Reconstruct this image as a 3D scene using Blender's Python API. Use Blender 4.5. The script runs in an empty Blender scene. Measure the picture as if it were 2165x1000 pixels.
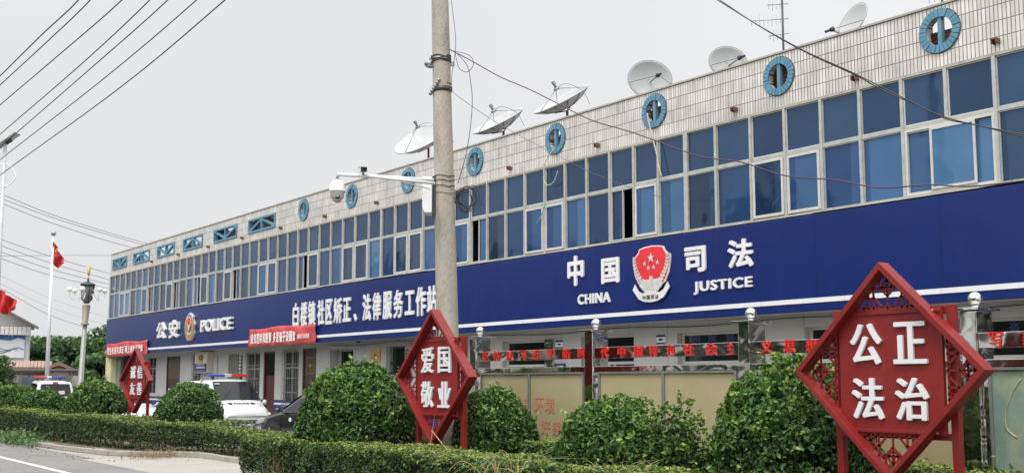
import bpy, bmesh, math, random
import numpy as np
from mathutils import Vector, Matrix, noise
from mathutils.geometry import tessellate_polygon
R = math.radians
random.seed(7); rng = np.random.default_rng(7)
scene = bpy.context.scene
C = scene.collection
# ------------------------------------------------------------------ camera
EYE = 1.75
F, CYP, YAW, PIT = 2310.8, 550.0, R(-53.2), R(6.377)
cam_d = bpy.data.cameras.new("camera"); cam = bpy.data.objects.new("camera", cam_d); C.objects.link(cam)
FWD = Vector((math.sin(YAW)*math.cos(PIT), math.cos(YAW)*math.cos(PIT), math.sin(PIT)))
RIGHT = Vector((math.cos(YAW), -math.sin(YAW), 0)); UP = RIGHT.cross(FWD)
m = Matrix((RIGHT, UP, -FWD)).transposed().to_4x4(); m.translation = (0, 0, EYE)
cam.matrix_world = m
cam_d.sensor_width = 36; cam_d.lens = 36*F/2165; cam_d.shift_y = (CYP-500)/2165
cam_d.clip_start = .1; cam_d.clip_end = 3000
scene.camera = cam
# ------------------------------------------------------------------ world and sun (overcast)
SUN_EL, SUN_AZ = R(64), R(150)
w = bpy.data.worlds.new("World"); scene.world = w; w.use_nodes = True
nt = w.node_tree; nt.nodes.clear()
sky = nt.nodes.new('ShaderNodeTexSky'); sky.sky_type = 'NISHITA'; sky.sun_disc = False
sky.sun_elevation = SUN_EL; sky.sun_rotation = SUN_AZ; sky.dust_density = 6; sky.air_density = 1.5; sky.ozone_density = 1
hs = nt.nodes.new('ShaderNodeHueSaturation'); hs.inputs['Saturation'].default_value = .08
# a closed cloud layer: pale grey, a little brighter to one side
tc = nt.nodes.new('ShaderNodeTexCoord')
nz = nt.nodes.new('ShaderNodeTexNoise'); nz.inputs['Scale'].default_value = 1.3; nz.inputs['Detail'].default_value = 3
def vdot(v, lo, hi, o0, o1):
    d = nt.nodes.new('ShaderNodeVectorMath'); d.operation = 'DOT_PRODUCT'; d.inputs[1].default_value = v; nt.links.new(tc.outputs['Generated'], d.inputs[0])
    r = nt.nodes.new('ShaderNodeMapRange'); r.interpolation_type = 'SMOOTHSTEP'; r.inputs[1].default_value = lo; r.inputs[2].default_value = hi; r.inputs[3].default_value = o0; r.inputs[4].default_value = o1
    nt.links.new(d.outputs['Value'], r.inputs[0]); return r.outputs[0]
def madd(a, b_, op='ADD'):
    q = nt.nodes.new('ShaderNodeMath'); q.operation = op
    for k, e in enumerate((a, b_)):
        if isinstance(e, (int, float)): q.inputs[k].default_value = e
        else: nt.links.new(e, q.inputs[k])
    return q.outputs[0]
side = vdot((1, .1, 0), -1.0, .1, 7.7, 9.9)          # greyer towards the far end of the street
zen = vdot((0, 0, 1), .5, 1.0, 0, 5.5)              # overcast: brighter overhead
sunl = vdot((.22, -.38, .90), -.1, 1.0, 0, 15.5)     # and brighter where the sun stands behind the cloud
val = madd(madd(madd(side, zen), sunl), madd(nz.outputs['Fac'], 2.0, 'MULTIPLY'))
mix = nt.nodes.new('ShaderNodeMix'); mix.data_type = 'RGBA'; mix.inputs['Factor'].default_value = .85
comb = nt.nodes.new('ShaderNodeCombineColor')
bg = nt.nodes.new('ShaderNodeBackground'); bg.inputs['Strength'].default_value = .1
out = nt.nodes.new('ShaderNodeOutputWorld')
L = nt.links.new
L(tc.outputs['Generated'], nz.inputs['Vector'])
L(madd(val, .99, 'MULTIPLY'), comb.inputs[0]); L(val, comb.inputs[1]); L(madd(val, 1.025, 'MULTIPLY'), comb.inputs[2])
L(sky.outputs[0], hs.inputs['Color']); L(hs.outputs[0], mix.inputs['A']); L(comb.outputs[0], mix.inputs['B'])
L(mix.outputs['Result'], bg.inputs['Color']); L(bg.outputs[0], out.inputs['Surface'])
sd = bpy.data.lights.new("sun", 'SUN'); sd.energy = 2.2; sd.angle = R(14); sd.color = (1, .965, .91)
so = bpy.data.objects.new("sun", sd); C.objects.link(so)
sdir = Vector((math.sin(SUN_AZ)*math.cos(SUN_EL), math.cos(SUN_AZ)*math.cos(SUN_EL), math.sin(SUN_EL)))
so.rotation_euler = sdir.to_track_quat('Z', 'Y').to_euler(); so.location = (0, -20, 30)
vs = scene.view_settings; vs.view_transform = 'Standard'; vs.look = 'None'; vs.exposure = 0.0; vs.gamma = 1
scene.cycles.max_bounces = 6; scene.cycles.transparent_max_bounces = 8

# ------------------------------------------------------------------ survey: where a sight line meets a plane of the place
def ray(px, py): return (RIGHT*((px-1082)/F) + UP*((CYP-py)/F) + FWD)
def at(px, py, Y):
    r = ray(px, py); return Vector((0, 0, EYE)) + r*(Y/r.y)
def dep(px, py, d): return Vector((0, 0, EYE)) + ray(px, py)*d
def X(px, Y, py=700): return at(px, py, Y).x

# ------------------------------------------------------------------ materials
MATS = {}
def mat(name, col, rough=.6, metal=0, var=.12, scale=4, bump=0, bscale=30, spec=.5, stretch=None, dirt=None, col2=None, objvar=0, coat=0, dark=None):
    if name in MATS: return MATS[name]
    M = bpy.data.materials.new(name); M.use_nodes = True; n = M.node_tree; P = n.nodes['Principled BSDF']
    P.inputs['Roughness'].default_value = rough; P.inputs['Metallic'].default_value = metal
    P.inputs['Specular IOR Level'].default_value = spec
    if coat: P.inputs['Coat Weight'].default_value = coat; P.inputs['Coat Roughness'].default_value = .05
    t = n.nodes.new('ShaderNodeTexCoord'); mp = n.nodes.new('ShaderNodeMapping'); n.links.new(t.outputs['Object'], mp.inputs[0])
    if stretch: mp.inputs['Scale'].default_value = stretch
    nz = n.nodes.new('ShaderNodeTexNoise'); nz.inputs['Scale'].default_value = scale; nz.inputs['Detail'].default_value = 6; nz.inputs['Roughness'].default_value = .6
    n.links.new(mp.outputs[0], nz.inputs['Vector'])
    cr = n.nodes.new('ShaderNodeValToRGB'); e = cr.color_ramp.elements
    c2 = col2 or tuple(min(1, c*(1+var)) for c in col)
    c1 = tuple(c*(1-var) for c in col)
    e[0].position = .3; e[0].color = (*c1, 1); e[1].position = .7; e[1].color = (*c2, 1)
    n.links.new(nz.outputs['Fac'], cr.inputs[0]); last = cr.outputs[0]
    if dirt:
        dc, amt, ds = dirt
        n2 = n.nodes.new('ShaderNodeTexNoise'); n2.inputs['Scale'].default_value = ds; n2.inputs['Detail'].default_value = 8; n2.inputs['Roughness'].default_value = .7
        n.links.new(mp.outputs[0], n2.inputs['Vector'])
        m2 = n.nodes.new('ShaderNodeMapRange'); m2.inputs[1].default_value = .52; m2.inputs[2].default_value = .75; m2.inputs[4].default_value = amt
        n.links.new(n2.outputs['Fac'], m2.inputs[0])
        mx = n.nodes.new('ShaderNodeMix'); mx.data_type = 'RGBA'; mx.inputs['B'].default_value = (*dc, 1)
        n.links.new(m2.outputs[0], mx.inputs['Factor']); n.links.new(last, mx.inputs['A']); last = mx.outputs['Result']
    n.links.new(last, P.inputs['Base Color'])
    if bump:
        n3 = n.nodes.new('ShaderNodeTexNoise'); n3.inputs['Scale'].default_value = bscale; n3.inputs['Detail'].default_value = 5
        n.links.new(mp.outputs[0], n3.inputs['Vector'])
        b = n.nodes.new('ShaderNodeBump'); b.inputs['Strength'].default_value = bump; b.inputs['Distance'].default_value = .02
        n.links.new(n3.outputs['Fac'], b.inputs['Height']); n.links.new(b.outputs[0], P.inputs['Normal'])
    MATS[name] = M
    return M
def glass_mat(name, cols, rough=.05, wav=.25, wscale=1.6, spec=.5, uneven=.35, curtain=False, tint=None):
    M = bpy.data.materials.new(name); M.use_nodes = True; n = M.node_tree; P = n.nodes['Principled BSDF']
    oi = n.nodes.new('ShaderNodeObjectInfo'); cr = n.nodes.new('ShaderNodeValToRGB'); cr.color_ramp.interpolation = 'CONSTANT'
    e = cr.color_ramp.elements
    e[0].position = 0; e[0].color = (*cols[0], 1); e[1].position = 1/len(cols); e[1].color = (*cols[1], 1)
    for i, c in enumerate(cols[2:]):
        k = e.new((i+2)/len(cols)); k.color = (*c, 1)
    n.links.new(oi.outputs['Random'], cr.inputs[0])
    t = n.nodes.new('ShaderNodeTexCoord'); g = n.nodes.new('ShaderNodeNewGeometry')
    nz = n.nodes.new('ShaderNodeTexNoise'); nz.inputs['Scale'].default_value = 1.1; nz.inputs['Detail'].default_value = 2
    n.links.new(g.outputs['Position'], nz.inputs['Vector'])
    mx = n.nodes.new('ShaderNodeMix'); mx.data_type = 'RGBA'; mx.blend_type = 'MULTIPLY'; mx.inputs['Factor'].default_value = uneven
    n.links.new(cr.outputs[0], mx.inputs['A']); n.links.new(nz.outputs['Fac'], mx.inputs['B'])
    last = mx.outputs['Result']
    if curtain:                         # a curtain drawn part-way behind the pane
        sx = n.nodes.new('ShaderNodeSeparateXYZ'); n.links.new(t.outputs['Generated'], sx.inputs[0])
        fr = n.nodes.new('ShaderNodeMath'); fr.operation = 'MULTIPLY'; fr.inputs[1].default_value = 37.7; n.links.new(oi.outputs['Random'], fr.inputs[0])
        f2 = n.nodes.new('ShaderNodeMath'); f2.operation = 'FRACT'; n.links.new(fr.outputs[0], f2.inputs[0])
        gt = n.nodes.new('ShaderNodeMath'); gt.operation = 'GREATER_THAN'; n.links.new(sx.outputs['X'], gt.inputs[0]); n.links.new(f2.outputs[0], gt.inputs[1])
        mc = n.nodes.new('ShaderNodeMix'); mc.data_type = 'RGBA'; mc.blend_type = 'MULTIPLY'; mc.inputs['B'].default_value = (1.8, 1.75, 1.5, 1)
        n.links.new(gt.outputs[0], mc.inputs['Factor']); n.links.new(last, mc.inputs['A']); last = mc.outputs['Result']
    n.links.new(last, P.inputs['Base Color'])
    P.inputs['Roughness'].default_value = rough; P.inputs['Specular IOR Level'].default_value = spec; P.inputs['IOR'].default_value = 1.5
    if tint: P.inputs['Specular Tint'].default_value = (*tint, 1)
    n2 = n.nodes.new('ShaderNodeTexNoise'); n2.inputs['Scale'].default_value = wscale; n2.inputs['Detail'].default_value = 1
    n.links.new(g.outputs['Position'], n2.inputs['Vector'])
    b = n.nodes.new('ShaderNodeBump'); b.inputs['Strength'].default_value = wav; b.inputs['Distance'].default_value = .02
    n.links.new(n2.outputs['Fac'], b.inputs['Height']); n.links.new(b.outputs[0], P.inputs['Normal'])
    MATS[name] = M; return M
def steel_mat():
    M = bpy.data.materials.new("polished_steel"); M.use_nodes = True; n = M.node_tree; P = n.nodes['Principled BSDF']
    P.inputs['Base Color'].default_value = (.55, .54, .51, 1); P.inputs['Metallic'].default_value = 1; P.inputs['Roughness'].default_value = .1
    g = n.nodes.new('ShaderNodeNewGeometry'); mp = n.nodes.new('ShaderNodeMapping'); mp.inputs['Scale'].default_value = (1, 1, 1.6)
    n2 = n.nodes.new('ShaderNodeTexNoise'); n2.inputs['Scale'].default_value = 3.0; n2.inputs['Detail'].default_value = 1.2; n2.inputs['Distortion'].default_value = .6
    n.links.new(g.outputs['Position'], mp.inputs[0]); n.links.new(mp.outputs[0], n2.inputs['Vector'])
    b = n.nodes.new('ShaderNodeBump'); b.inputs['Strength'].default_value = .5; b.inputs['Distance'].default_value = .03
    n.links.new(n2.outputs['Fac'], b.inputs['Height']); n.links.new(b.outputs[0], P.inputs['Normal'])
    MATS["polished_steel"] = M; return M
def tile_mat():
    M = bpy.data.materials.new("parapet_tile"); M.use_nodes = True; n = M.node_tree; P = n.nodes['Principled BSDF']
    g = n.nodes.new('ShaderNodeNewGeometry'); s = n.nodes.new('ShaderNodeSeparateXYZ'); c = n.nodes.new('ShaderNodeCombineXYZ')
    n.links.new(g.outputs['Position'], s.inputs[0]); n.links.new(s.outputs['X'], c.inputs['X'])
    a = n.nodes.new('ShaderNodeMath'); a.operation = 'SUBTRACT'; a.inputs[1].default_value = 6.852; n.links.new(s.outputs['Z'], a.inputs[0]); n.links.new(a.outputs[0], c.inputs['Y'])
    br = n.nodes.new('ShaderNodeTexBrick'); br.offset = 0; br.inputs['Scale'].default_value = 1; br.inputs['Brick Width'].default_value = .068; br.inputs['Row Height'].default_value = .256
    br.inputs['Mortar Size'].default_value = .009; br.inputs['Mortar Smooth'].default_value = .3
    br.inputs['Color1'].default_value = (.66, .65, .61, 1); br.inputs['Color2'].default_value = (.52, .51, .47, 1); br.inputs['Mortar'].default_value = (.20, .14, .115, 1)
    n.links.new(c.outputs[0], br.inputs['Vector'])
    nz = n.nodes.new('ShaderNodeTexNoise'); nz.inputs['Scale'].default_value = 1.8; nz.inputs['Detail'].default_value = 7; n.links.new(g.outputs['Position'], nz.inputs['Vector'])
    m2 = n.nodes.new('ShaderNodeMapRange'); m2.inputs[1].default_value = .35; m2.inputs[2].default_value = .7; m2.inputs[3].default_value = .80; m2.inputs[4].default_value = 1.04
    n.links.new(nz.outputs['Fac'], m2.inputs[0])
    # rain streaks: noise drawn out down the wall
    mp = n.nodes.new('ShaderNodeMapping'); mp.inputs['Scale'].default_value = (9, 9, .8); n.links.new(g.outputs['Position'], mp.inputs[0])
    n4 = n.nodes.new('ShaderNodeTexNoise'); n4.inputs['Scale'].default_value = 1; n4.inputs['Detail'].default_value = 4; n.links.new(mp.outputs[0], n4.inputs['Vector'])
    m4 = n.nodes.new('ShaderNodeMapRange'); m4.inputs[1].default_value = .5; m4.inputs[2].default_value = .8; m4.inputs[3].default_value = 1; m4.inputs[4].default_value = .7
    n.links.new(n4.outputs['Fac'], m4.inputs[0])
    mm = n.nodes.new('ShaderNodeMath'); mm.operation = 'MULTIPLY'; n.links.new(m2.outputs[0], mm.inputs[0]); n.links.new(m4.outputs[0], mm.inputs[1])
    mx = n.nodes.new('ShaderNodeVectorMath'); mx.operation = 'SCALE'; n.links.new(br.outputs['Color'], mx.inputs[0]); n.links.new(mm.outputs[0], mx.inputs['Scale'])
    n.links.new(mx.outputs[0], P.inputs['Base Color']); P.inputs['Roughness'].default_value = .35
    b = n.nodes.new('ShaderNodeBump'); b.inputs['Strength'].default_value = .5; b.inputs['Distance'].default_value = .006; b.invert = True
    n.links.new(br.outputs['Fac'], b.inputs['Height']); n.links.new(b.outputs[0], P.inputs['Normal'])
    MATS["parapet_tile"] = M; return M
def brick_mat(name, c1, c2, mort, bw=.24, rh=.07):
    M = bpy.data.materials.new(name); M.use_nodes = True; n = M.node_tree; P = n.nodes['Principled BSDF']
    g = n.nodes.new('ShaderNodeNewGeometry'); s = n.nodes.new('ShaderNodeSeparateXYZ'); c = n.nodes.new('ShaderNodeCombineXYZ')
    n.links.new(g.outputs['Position'], s.inputs[0]); n.links.new(s.outputs['X'], c.inputs['X']); n.links.new(s.outputs['Z'], c.inputs['Y'])
    br = n.nodes.new('ShaderNodeTexBrick'); br.inputs['Scale'].default_value = 1; br.inputs['Brick Width'].default_value = bw; br.inputs['Row Height'].default_value = rh
    br.inputs['Mortar Size'].default_value = .008
    br.inputs['Color1'].default_value = (*c1, 1); br.inputs['Color2'].default_value = (*c2, 1); br.inputs['Mortar'].default_value = (*mort, 1)
    n.links.new(c.outputs[0], br.inputs['Vector']); n.links.new(br.outputs['Color'], P.inputs['Base Color']); P.inputs['Roughness'].default_value = .85
    MATS[name] = M; return M
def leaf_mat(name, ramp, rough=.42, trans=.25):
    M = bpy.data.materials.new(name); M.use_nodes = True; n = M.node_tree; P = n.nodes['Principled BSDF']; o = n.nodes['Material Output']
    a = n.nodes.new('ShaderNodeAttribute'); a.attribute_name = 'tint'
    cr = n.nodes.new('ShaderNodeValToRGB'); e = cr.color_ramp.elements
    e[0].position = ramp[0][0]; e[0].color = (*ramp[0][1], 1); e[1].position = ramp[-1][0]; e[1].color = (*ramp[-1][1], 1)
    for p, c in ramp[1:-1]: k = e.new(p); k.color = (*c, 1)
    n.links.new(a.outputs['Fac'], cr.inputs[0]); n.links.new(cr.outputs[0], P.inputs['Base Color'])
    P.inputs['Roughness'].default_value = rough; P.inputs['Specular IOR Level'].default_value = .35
    tr = n.nodes.new('ShaderNodeBsdfTranslucent'); mx = n.nodes.new('ShaderNodeMixShader'); mx.inputs[0].default_value = trans
    n.links.new(cr.outputs[0], tr.inputs['Color']); n.links.new(P.outputs[0], mx.inputs[1]); n.links.new(tr.outputs[0], mx.inputs[2]); n.links.new(mx.outputs[0], o.inputs['Surface'])
    MATS[name] = M; return M
STEEL = steel_mat(); TILE = tile_mat()
BRICK = brick_mat("rough_brick", (.33, .13, .08), (.22, .085, .055), (.28, .25, .21))
FASCIA = mat("blue_aluminium_panel", (.0045, .0165, .108), .30, 0, .08, .8, .06, .8, spec=.24, stretch=(1, 1, .35), dirt=((.012, .028, .14), .5, 2.5))
WHITEP = mat("white_acrylic", (.64, .64, .645), .4, var=.03)
WALLW = mat("white_wall_paint", (.41, .41, .40), .75, var=.05, scale=1.5, bump=.1, bscale=60, dirt=((.38, .36, .33), .45, 2.2))
ALU = mat("window_frame_metal", (.38, .39, .36), .45, .25, .12, 6, dirt=((.18, .17, .14), .5, 5))
PVC = mat("white_sash", (.47, .47, .44), .45, 0, .06, 6, dirt=((.3, .28, .24), .4, 5))
REDP = mat("red_painted_metal", (.185, .014, .013), .42, 0, .16, 3, .06, 60, dirt=((.26, .05, .04), .45, 2.2), spec=.3)
REDW = mat("red_lettering", (.62, .018, .014), .35, 0, .08, 8)
CONC = mat("pole_concrete", (.33, .30, .25), .85, 0, .2, 3.5, .9, 38, stretch=(1, 1, .3), dirt=((.13, .115, .095), .8, 4))
WHITEM = mat("white_painted_metal", (.66, .67, .67), .4, 0, .05, 4, dirt=((.3, .29, .27), .35, 6))
GALV = mat("galvanised_steel", (.28, .28, .28), .45, .7, .15, 12)
DARKM = mat("dark_metal", (.04, .04, .042), .45, .3, .1, 9)
CABLE = mat("black_cable", (.02, .018, .022), .55)
CABLEP = mat("purple_cable", (.05, .015, .045), .5)
DISHM = mat("dish_grey_enamel", (.34, .35, .35), .5, 0, .06, 2, dirt=((.24, .24, .22), .5, 2.5))
RUST = mat("rust_red_bracket", (.14, .03, .03), .7)
BLUEB = mat("blue_glazed_brick", (.07, .20, .29), .45, 0, .2, 7, dirt=((.17, .2, .2), .5, 6))
PLAST = mat("grey_render", (.34, .32, .28), .9, 0, .15, 5, .3, 40, dirt=((.17, .14, .11), .5, 4))
def groove(M, pitch, width, col):
    """thin dark joints at a regular pitch along the wall"""
    n = M.node_tree; P = n.nodes['Principled BSDF']; g = n.nodes.new('ShaderNodeNewGeometry'); s_ = n.nodes.new('ShaderNodeSeparateXYZ'); n.links.new(g.outputs['Position'], s_.inputs[0])
    a = n.nodes.new('ShaderNodeMath'); a.operation = 'PINGPONG'; a.inputs[1].default_value = pitch/2; n.links.new(s_.outputs['X'], a.inputs[0])
    c = n.nodes.new('ShaderNodeMath'); c.operation = 'LESS_THAN'; c.inputs[1].default_value = width/2; n.links.new(a.outputs[0], c.inputs[0])
    x_ = n.nodes.new('ShaderNodeMix'); x_.data_type = 'RGBA'; x_.inputs['B'].default_value = (*col, 1)
    src = P.inputs['Base Color'].links[0].from_socket; n.links.new(src, x_.inputs['A']); n.links.new(c.outputs[0], x_.inputs['Factor']); n.links.new(x_.outputs['Result'], P.inputs['Base Color'])
groove(WALLW, 1.19, .012, (.2, .2, .19)); groove(FASCIA, 2.44, .008, (.004, .006, .04))
GLASSW = glass_mat("blue_tinted_glass", [(.016, .045, .125), (.010, .024, .066), (.028, .070, .165), (.012, .030, .085), (.040, .095, .20), (.014, .028, .062), (.022, .055, .14)], .05, .6, 1.6, curtain=True, tint=(.50, .72, 1.0))
GLASSU = glass_mat("blue_tinted_upper_glass", [(.016, .040, .092), (.021, .048, .106), (.013, .034, .080), (.026, .058, .120)], .05, .4, 1.4, uneven=.45, tint=(.50, .70, .95))
DGLASS = glass_mat("dark_window_glass", [(.012, .015, .016), (.018, .022, .022)], .06, .2, 1.5)
CURT = mat("pale_blue_curtain", (.10, .19, .34), .8, 0, .12, 3)
DARKR = mat("dark_room", (.07, .065, .065), .9)
BROWN = mat("dark_brown_door", (.045, .025, .018), .45, 0, .15, 6, .2, 20)
MAROON = mat("maroon_door", (.06, .012, .012), .5)
YTILE = brick_mat("yellow_tile", (.50, .46, .27), (.47, .43, .25), (.3, .28, .2), .5, .5)
SKIRT = mat("blue_painted_skirting", (.015, .022, .11), .6, dirt=((.08, .08, .12), .4, 3))
BANNER = mat("red_banner_cloth", (.46, .055, .055), .75, 0, .1, 1.5, .3, 5)
PALEL = mat("pale_banner_lettering", (.72, .62, .60), .7)
TANP = mat("faded_tan_poster", (.34, .29, .16), .5, 0, .1, 1.1, dirt=((.30, .31, .20), .6, 1.6), spec=.6, coat=.3)
FADER = mat("faded_red_ink", (.45, .20, .11), .6, 0, .1, 5)
GREENP = mat("faded_green_poster", (.15, .24, .20), .5, 0, .3, 1.3, dirt=((.45, .41, .24), .8, .9), spec=.6, coat=.3)
GOLD = mat("gold_metal", (.62, .42, .13), .28, .7, .1, 6)
BLACKL = mat("black_lettering", (.015, .015, .018), .5)
# ------------------------------------------------------------------ object helpers
def thing(name, label, cat, loc=(0, 0, 0), rotz=0, group=None, kind=None):
    o = bpy.data.objects.new(name, None); C.objects.link(o); o.location = loc; o.rotation_euler = (0, 0, rotz)
    o.empty_display_size = .2
    return tag(o, label, cat, group, kind)
def tag(o, label=None, cat=None, group=None, kind=None):
    if label: o['label'] = label
    if cat: o['category'] = cat
    if group: o['group'] = group
    if kind: o['kind'] = kind
    return o
def root_off(p):
    v = Vector((0, 0, 0))
    while p is not None:
        v += p.location; p = p.parent
    return v
class MB:
    def __init__(s): s.v = []; s.f = []; s.smooth = []
    def add(s, vs, fs, sm=False):
        k = len(s.v); s.v += [tuple(v) for v in vs]; s.f += [tuple(k+i for i in f) for f in fs]; s.smooth += [sm]*len(fs); return s
    def box(s, a, b, M=None):
        (x0, y0, z0), (x1, y1, z1) = a, b
        vs = [(x, y, z) for x in (x0, x1) for y in (y0, y1) for z in (z0, z1)]
        if M is not None: vs = [M @ Vector(v) for v in vs]
        return s.add(vs, [(0, 1, 3, 2), (4, 6, 7, 5), (0, 4, 5, 1), (2, 3, 7, 6), (0, 2, 6, 4), (1, 5, 7, 3)])
    def quad(s, *p): return s.add(p, [tuple(range(len(p)))])
    def bar(s, p, q, w_, d, n=(0, 1, 0)):           # rectangular bar p->q, width w_ in the plane normal to n, depth d along n
        p, q, n = Vector(p), Vector(q), Vector(n).normalized(); t = (q-p).normalized(); u = n.cross(t).normalized()
        vs = [e+u*a*w_/2+n*b*d/2 for e in (p, q) for a in (-1, 1) for b in (-1, 1)]
        return s.add(vs, [(0, 1, 3, 2), (4, 6, 7, 5), (0, 4, 5, 1), (2, 3, 7, 6), (0, 2, 6, 4), (1, 5, 7, 3)])
    def tube(s, pts, r, n=8, cap=True):
        pts = [Vector(p) for p in pts]; rs = r if isinstance(r, (list, tuple)) else [r]*len(pts)
        k = len(s.v); prev = None
        for i, p in enumerate(pts):
            t = (pts[min(i+1, len(pts)-1)]-pts[max(i-1, 0)])
            t = t.normalized() if t.length > 1e-9 else Vector((0, 0, 1))
            if prev is None:
                a = Vector((0, 0, 1)) if abs(t.z) < .9 else Vector((1, 0, 0)); u = t.cross(a).normalized()
            else: u = (prev - t*prev.dot(t)).normalized()
            prev = u; v = t.cross(u)
            for j in range(n):
                an = 2*math.pi*j/n; s.v.append(tuple(p+(u*math.cos(an)+v*math.sin(an))*rs[i]))
        for i in range(len(pts)-1):
            for j in range(n):
                a, b = k+i*n+j, k+i*n+(j+1) % n; s.f.append((a, b, b+n, a+n)); s.smooth.append(True)
        if cap:
            s.f.append(tuple(k+j for j in range(n))[::-1]); s.smooth.append(False)
            e = k+(len(pts)-1)*n; s.f.append(tuple(e+j for j in range(n))); s.smooth.append(False)
        return s
    def lathe(s, prof, c=(0, 0, 0), n=24, axis=None):   # prof: (r, z)
        M = Matrix.Translation(c) @ (Vector(axis).to_track_quat('Z', 'Y').to_matrix().to_4x4() if axis else Matrix.Identity(4))
        k = len(s.v)
        for r, z in prof:
            for j in range(n):
                an = 2*math.pi*j/n; s.v.append(tuple(M @ Vector((r*math.cos(an), r*math.sin(an), z))))
        for i in range(len(prof)-1):
            for j in range(n):
                a, b = k+i*n+j, k+i*n+(j+1) % n; s.f.append((a, b, b+n, a+n)); s.smooth.append(True)
        return s
    def sphere(s, c, r, n=20, sc=(1, 1, 1)):
        k = len(s.v); m_ = n//2
        for i in range(m_+1):
            th = math.pi*i/m_
            for j in range(n):
                an = 2*math.pi*j/n
                s.v.append((c[0]+r*sc[0]*math.sin(th)*math.cos(an), c[1]+r*sc[1]*math.sin(th)*math.sin(an), c[2]+r*sc[2]*math.cos(th)))
        for i in range(m_):
            for j in range(n):
                a, b = k+i*n+j, k+i*n+(j+1) % n; s.f.append((a, b, b+n, a+n)[::-1]); s.smooth.append(True)
        return s
    def prism(s, poly, y0, y1, holes=(), M=None):      # polygon(s) in the XZ plane, extruded along Y
        loops = [[Vector((p[0], p[1], 0)) for p in poly]] + [[Vector((p[0], p[1], 0)) for p in h] for h in holes]
        tris = tessellate_polygon(loops); flat = [p for l in loops for p in l]; n = len(flat)
        vs = [Vector((p.x, y0, p.y)) for p in flat]+[Vector((p.x, y1, p.y)) for p in flat]
        if M is not None: vs = [M @ v for v in vs]
        fs = [t for t in tris]+[(c+n, b+n, a+n) for a, b, c in tris]; k = 0
        for l in loops:
            for i in range(len(l)):
                a, b = k+i, k+(i+1) % len(l); fs.append((a, b, b+n, a+n))
            k += len(l)
        return s.add(vs, fs)
    def build(s, name, m_, parent=None, local=False, bevel=0, recalc=True):
        off = Vector((0, 0, 0)) if (local or parent is None) else root_off(parent)
        me = bpy.data.meshes.new(name)
        me.from_pydata([tuple(Vector(v)-off) for v in s.v], [], s.f); me.update()
        me.polygons.foreach_set('use_smooth', s.smooth)
        if recalc:
            bm = bmesh.new(); bm.from_mesh(me); bmesh.ops.recalc_face_normals(bm, faces=bm.faces); bm.to_mesh(me); bm.free()
        if m_: me.materials.append(m_)
        o = bpy.data.objects.new(name, me); C.objects.link(o); o.parent = parent
        if bevel:
            b = o.modifiers.new('bevel', 'BEVEL'); b.width = bevel; b.segments = 2; b.limit_method = 'ANGLE'; b.angle_limit = R(40)
        return o
# ---- lettering: glyphs as solid meshes
GL = {}
def glyph(txt, spacing=1.0):
    """outline of the writing from the built-in font: vertices, faces, border edges, size"""
    key = (txt, spacing)
    if key in GL: return GL[key]
    cu = bpy.data.curves.new('t', 'FONT'); cu.body = txt; cu.resolution_u = 3; cu.space_character = spacing
    o = bpy.data.objects.new('t', cu); C.objects.link(o)
    dg = bpy.context.evaluated_depsgraph_get(); me = bpy.data.meshes.new_from_object(o.evaluated_get(dg))
    bpy.data.objects.remove(o)
    bm = bmesh.new(); bm.from_mesh(me); bmesh.ops.remove_doubles(bm, verts=bm.verts, dist=1e-5)
    co = np.array([v.co[:2] for v in bm.verts]); fs = [[v.index for v in f.verts] for f in bm.faces]
    ed = [(e.verts[0].index, e.verts[1].index) for e in bm.edges if len(e.link_faces) == 1]
    bm.free(); lo, hi = co.min(0), co.max(0)
    GL[key] = (co-lo, fs, ed, hi-lo); return GL[key]
def letters(mb, txt, x0, x1, z0, z1, y, d=.02, bold=.02, hx=1.0, M=None, spacing=1.0, slant=0):
    """solid letters filling the box x0..x1, z0..z1, front face at y, back at y+d; bold strokes from shifted copies (hx<1: thin bars)"""
    co, fs, ed, sz = glyph(txt, spacing); n = len(co); bz = bold*hx
    sx, sz_ = (x1-x0)/(sz[0]+2*bold), (z1-z0)/(sz[1]+2*bz)
    ring = [(0, 0)] if bold < .006 else [(math.cos(a), math.sin(a)) for a in [i*math.pi/4+math.pi/8 for i in range(8)]]+[(1, 0), (-1, 0), (0, 0)]
    for k, (ox, oz) in enumerate(ring):
        P = [(x0+(a+bold+ox*bold)*sx, z0+(b_+bz+oz*bz)*sz_+slant*a/sz[0]) for a, b_ in co]; yy = y-k*.0003
        vs = [Vector((p[0], yy, p[1])) for p in P]+[Vector((p[0], y+d, p[1])) for p in P]
        if M is not None: vs = [M @ v for v in vs]
        mb.add(vs, [tuple(f) for f in fs]+[(a, b_, b_+n, a+n) for a, b_ in ed])
    return mb
def px_letters(mb, txt, bx, Y, d=.03, bold=.02, hx=1.0, k=.95, spacing=1.0):
    x0, x1, y0, y1 = bx; cx, cy = (x0+x1)/2, (y0+y1)/2
    a, b = at(x0, cy, Y).x, at(x1, cy, Y).x; t, q = at(cx, y0, Y).z, at(cx, y1, Y).z; h = (t-q)*k/2; c = (t+q)/2
    return letters(mb, txt, a, b, c-h, c+h, Y-d, d, bold, hx, spacing=spacing)
def circle(cx, cz, r, n=48, sx=1): return [(cx+sx*r*math.cos(2*math.pi*i/n), cz+r*math.sin(2*math.pi*i/n)) for i in range(n)]
def star(cx, cz, r, rot=0): return [(cx+(r if i % 2 == 0 else r*.382)*math.sin(rot+math.pi*i/5), cz+(r if i % 2 == 0 else r*.382)*math.cos(rot+math.pi*i/5)) for i in range(10)]
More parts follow.
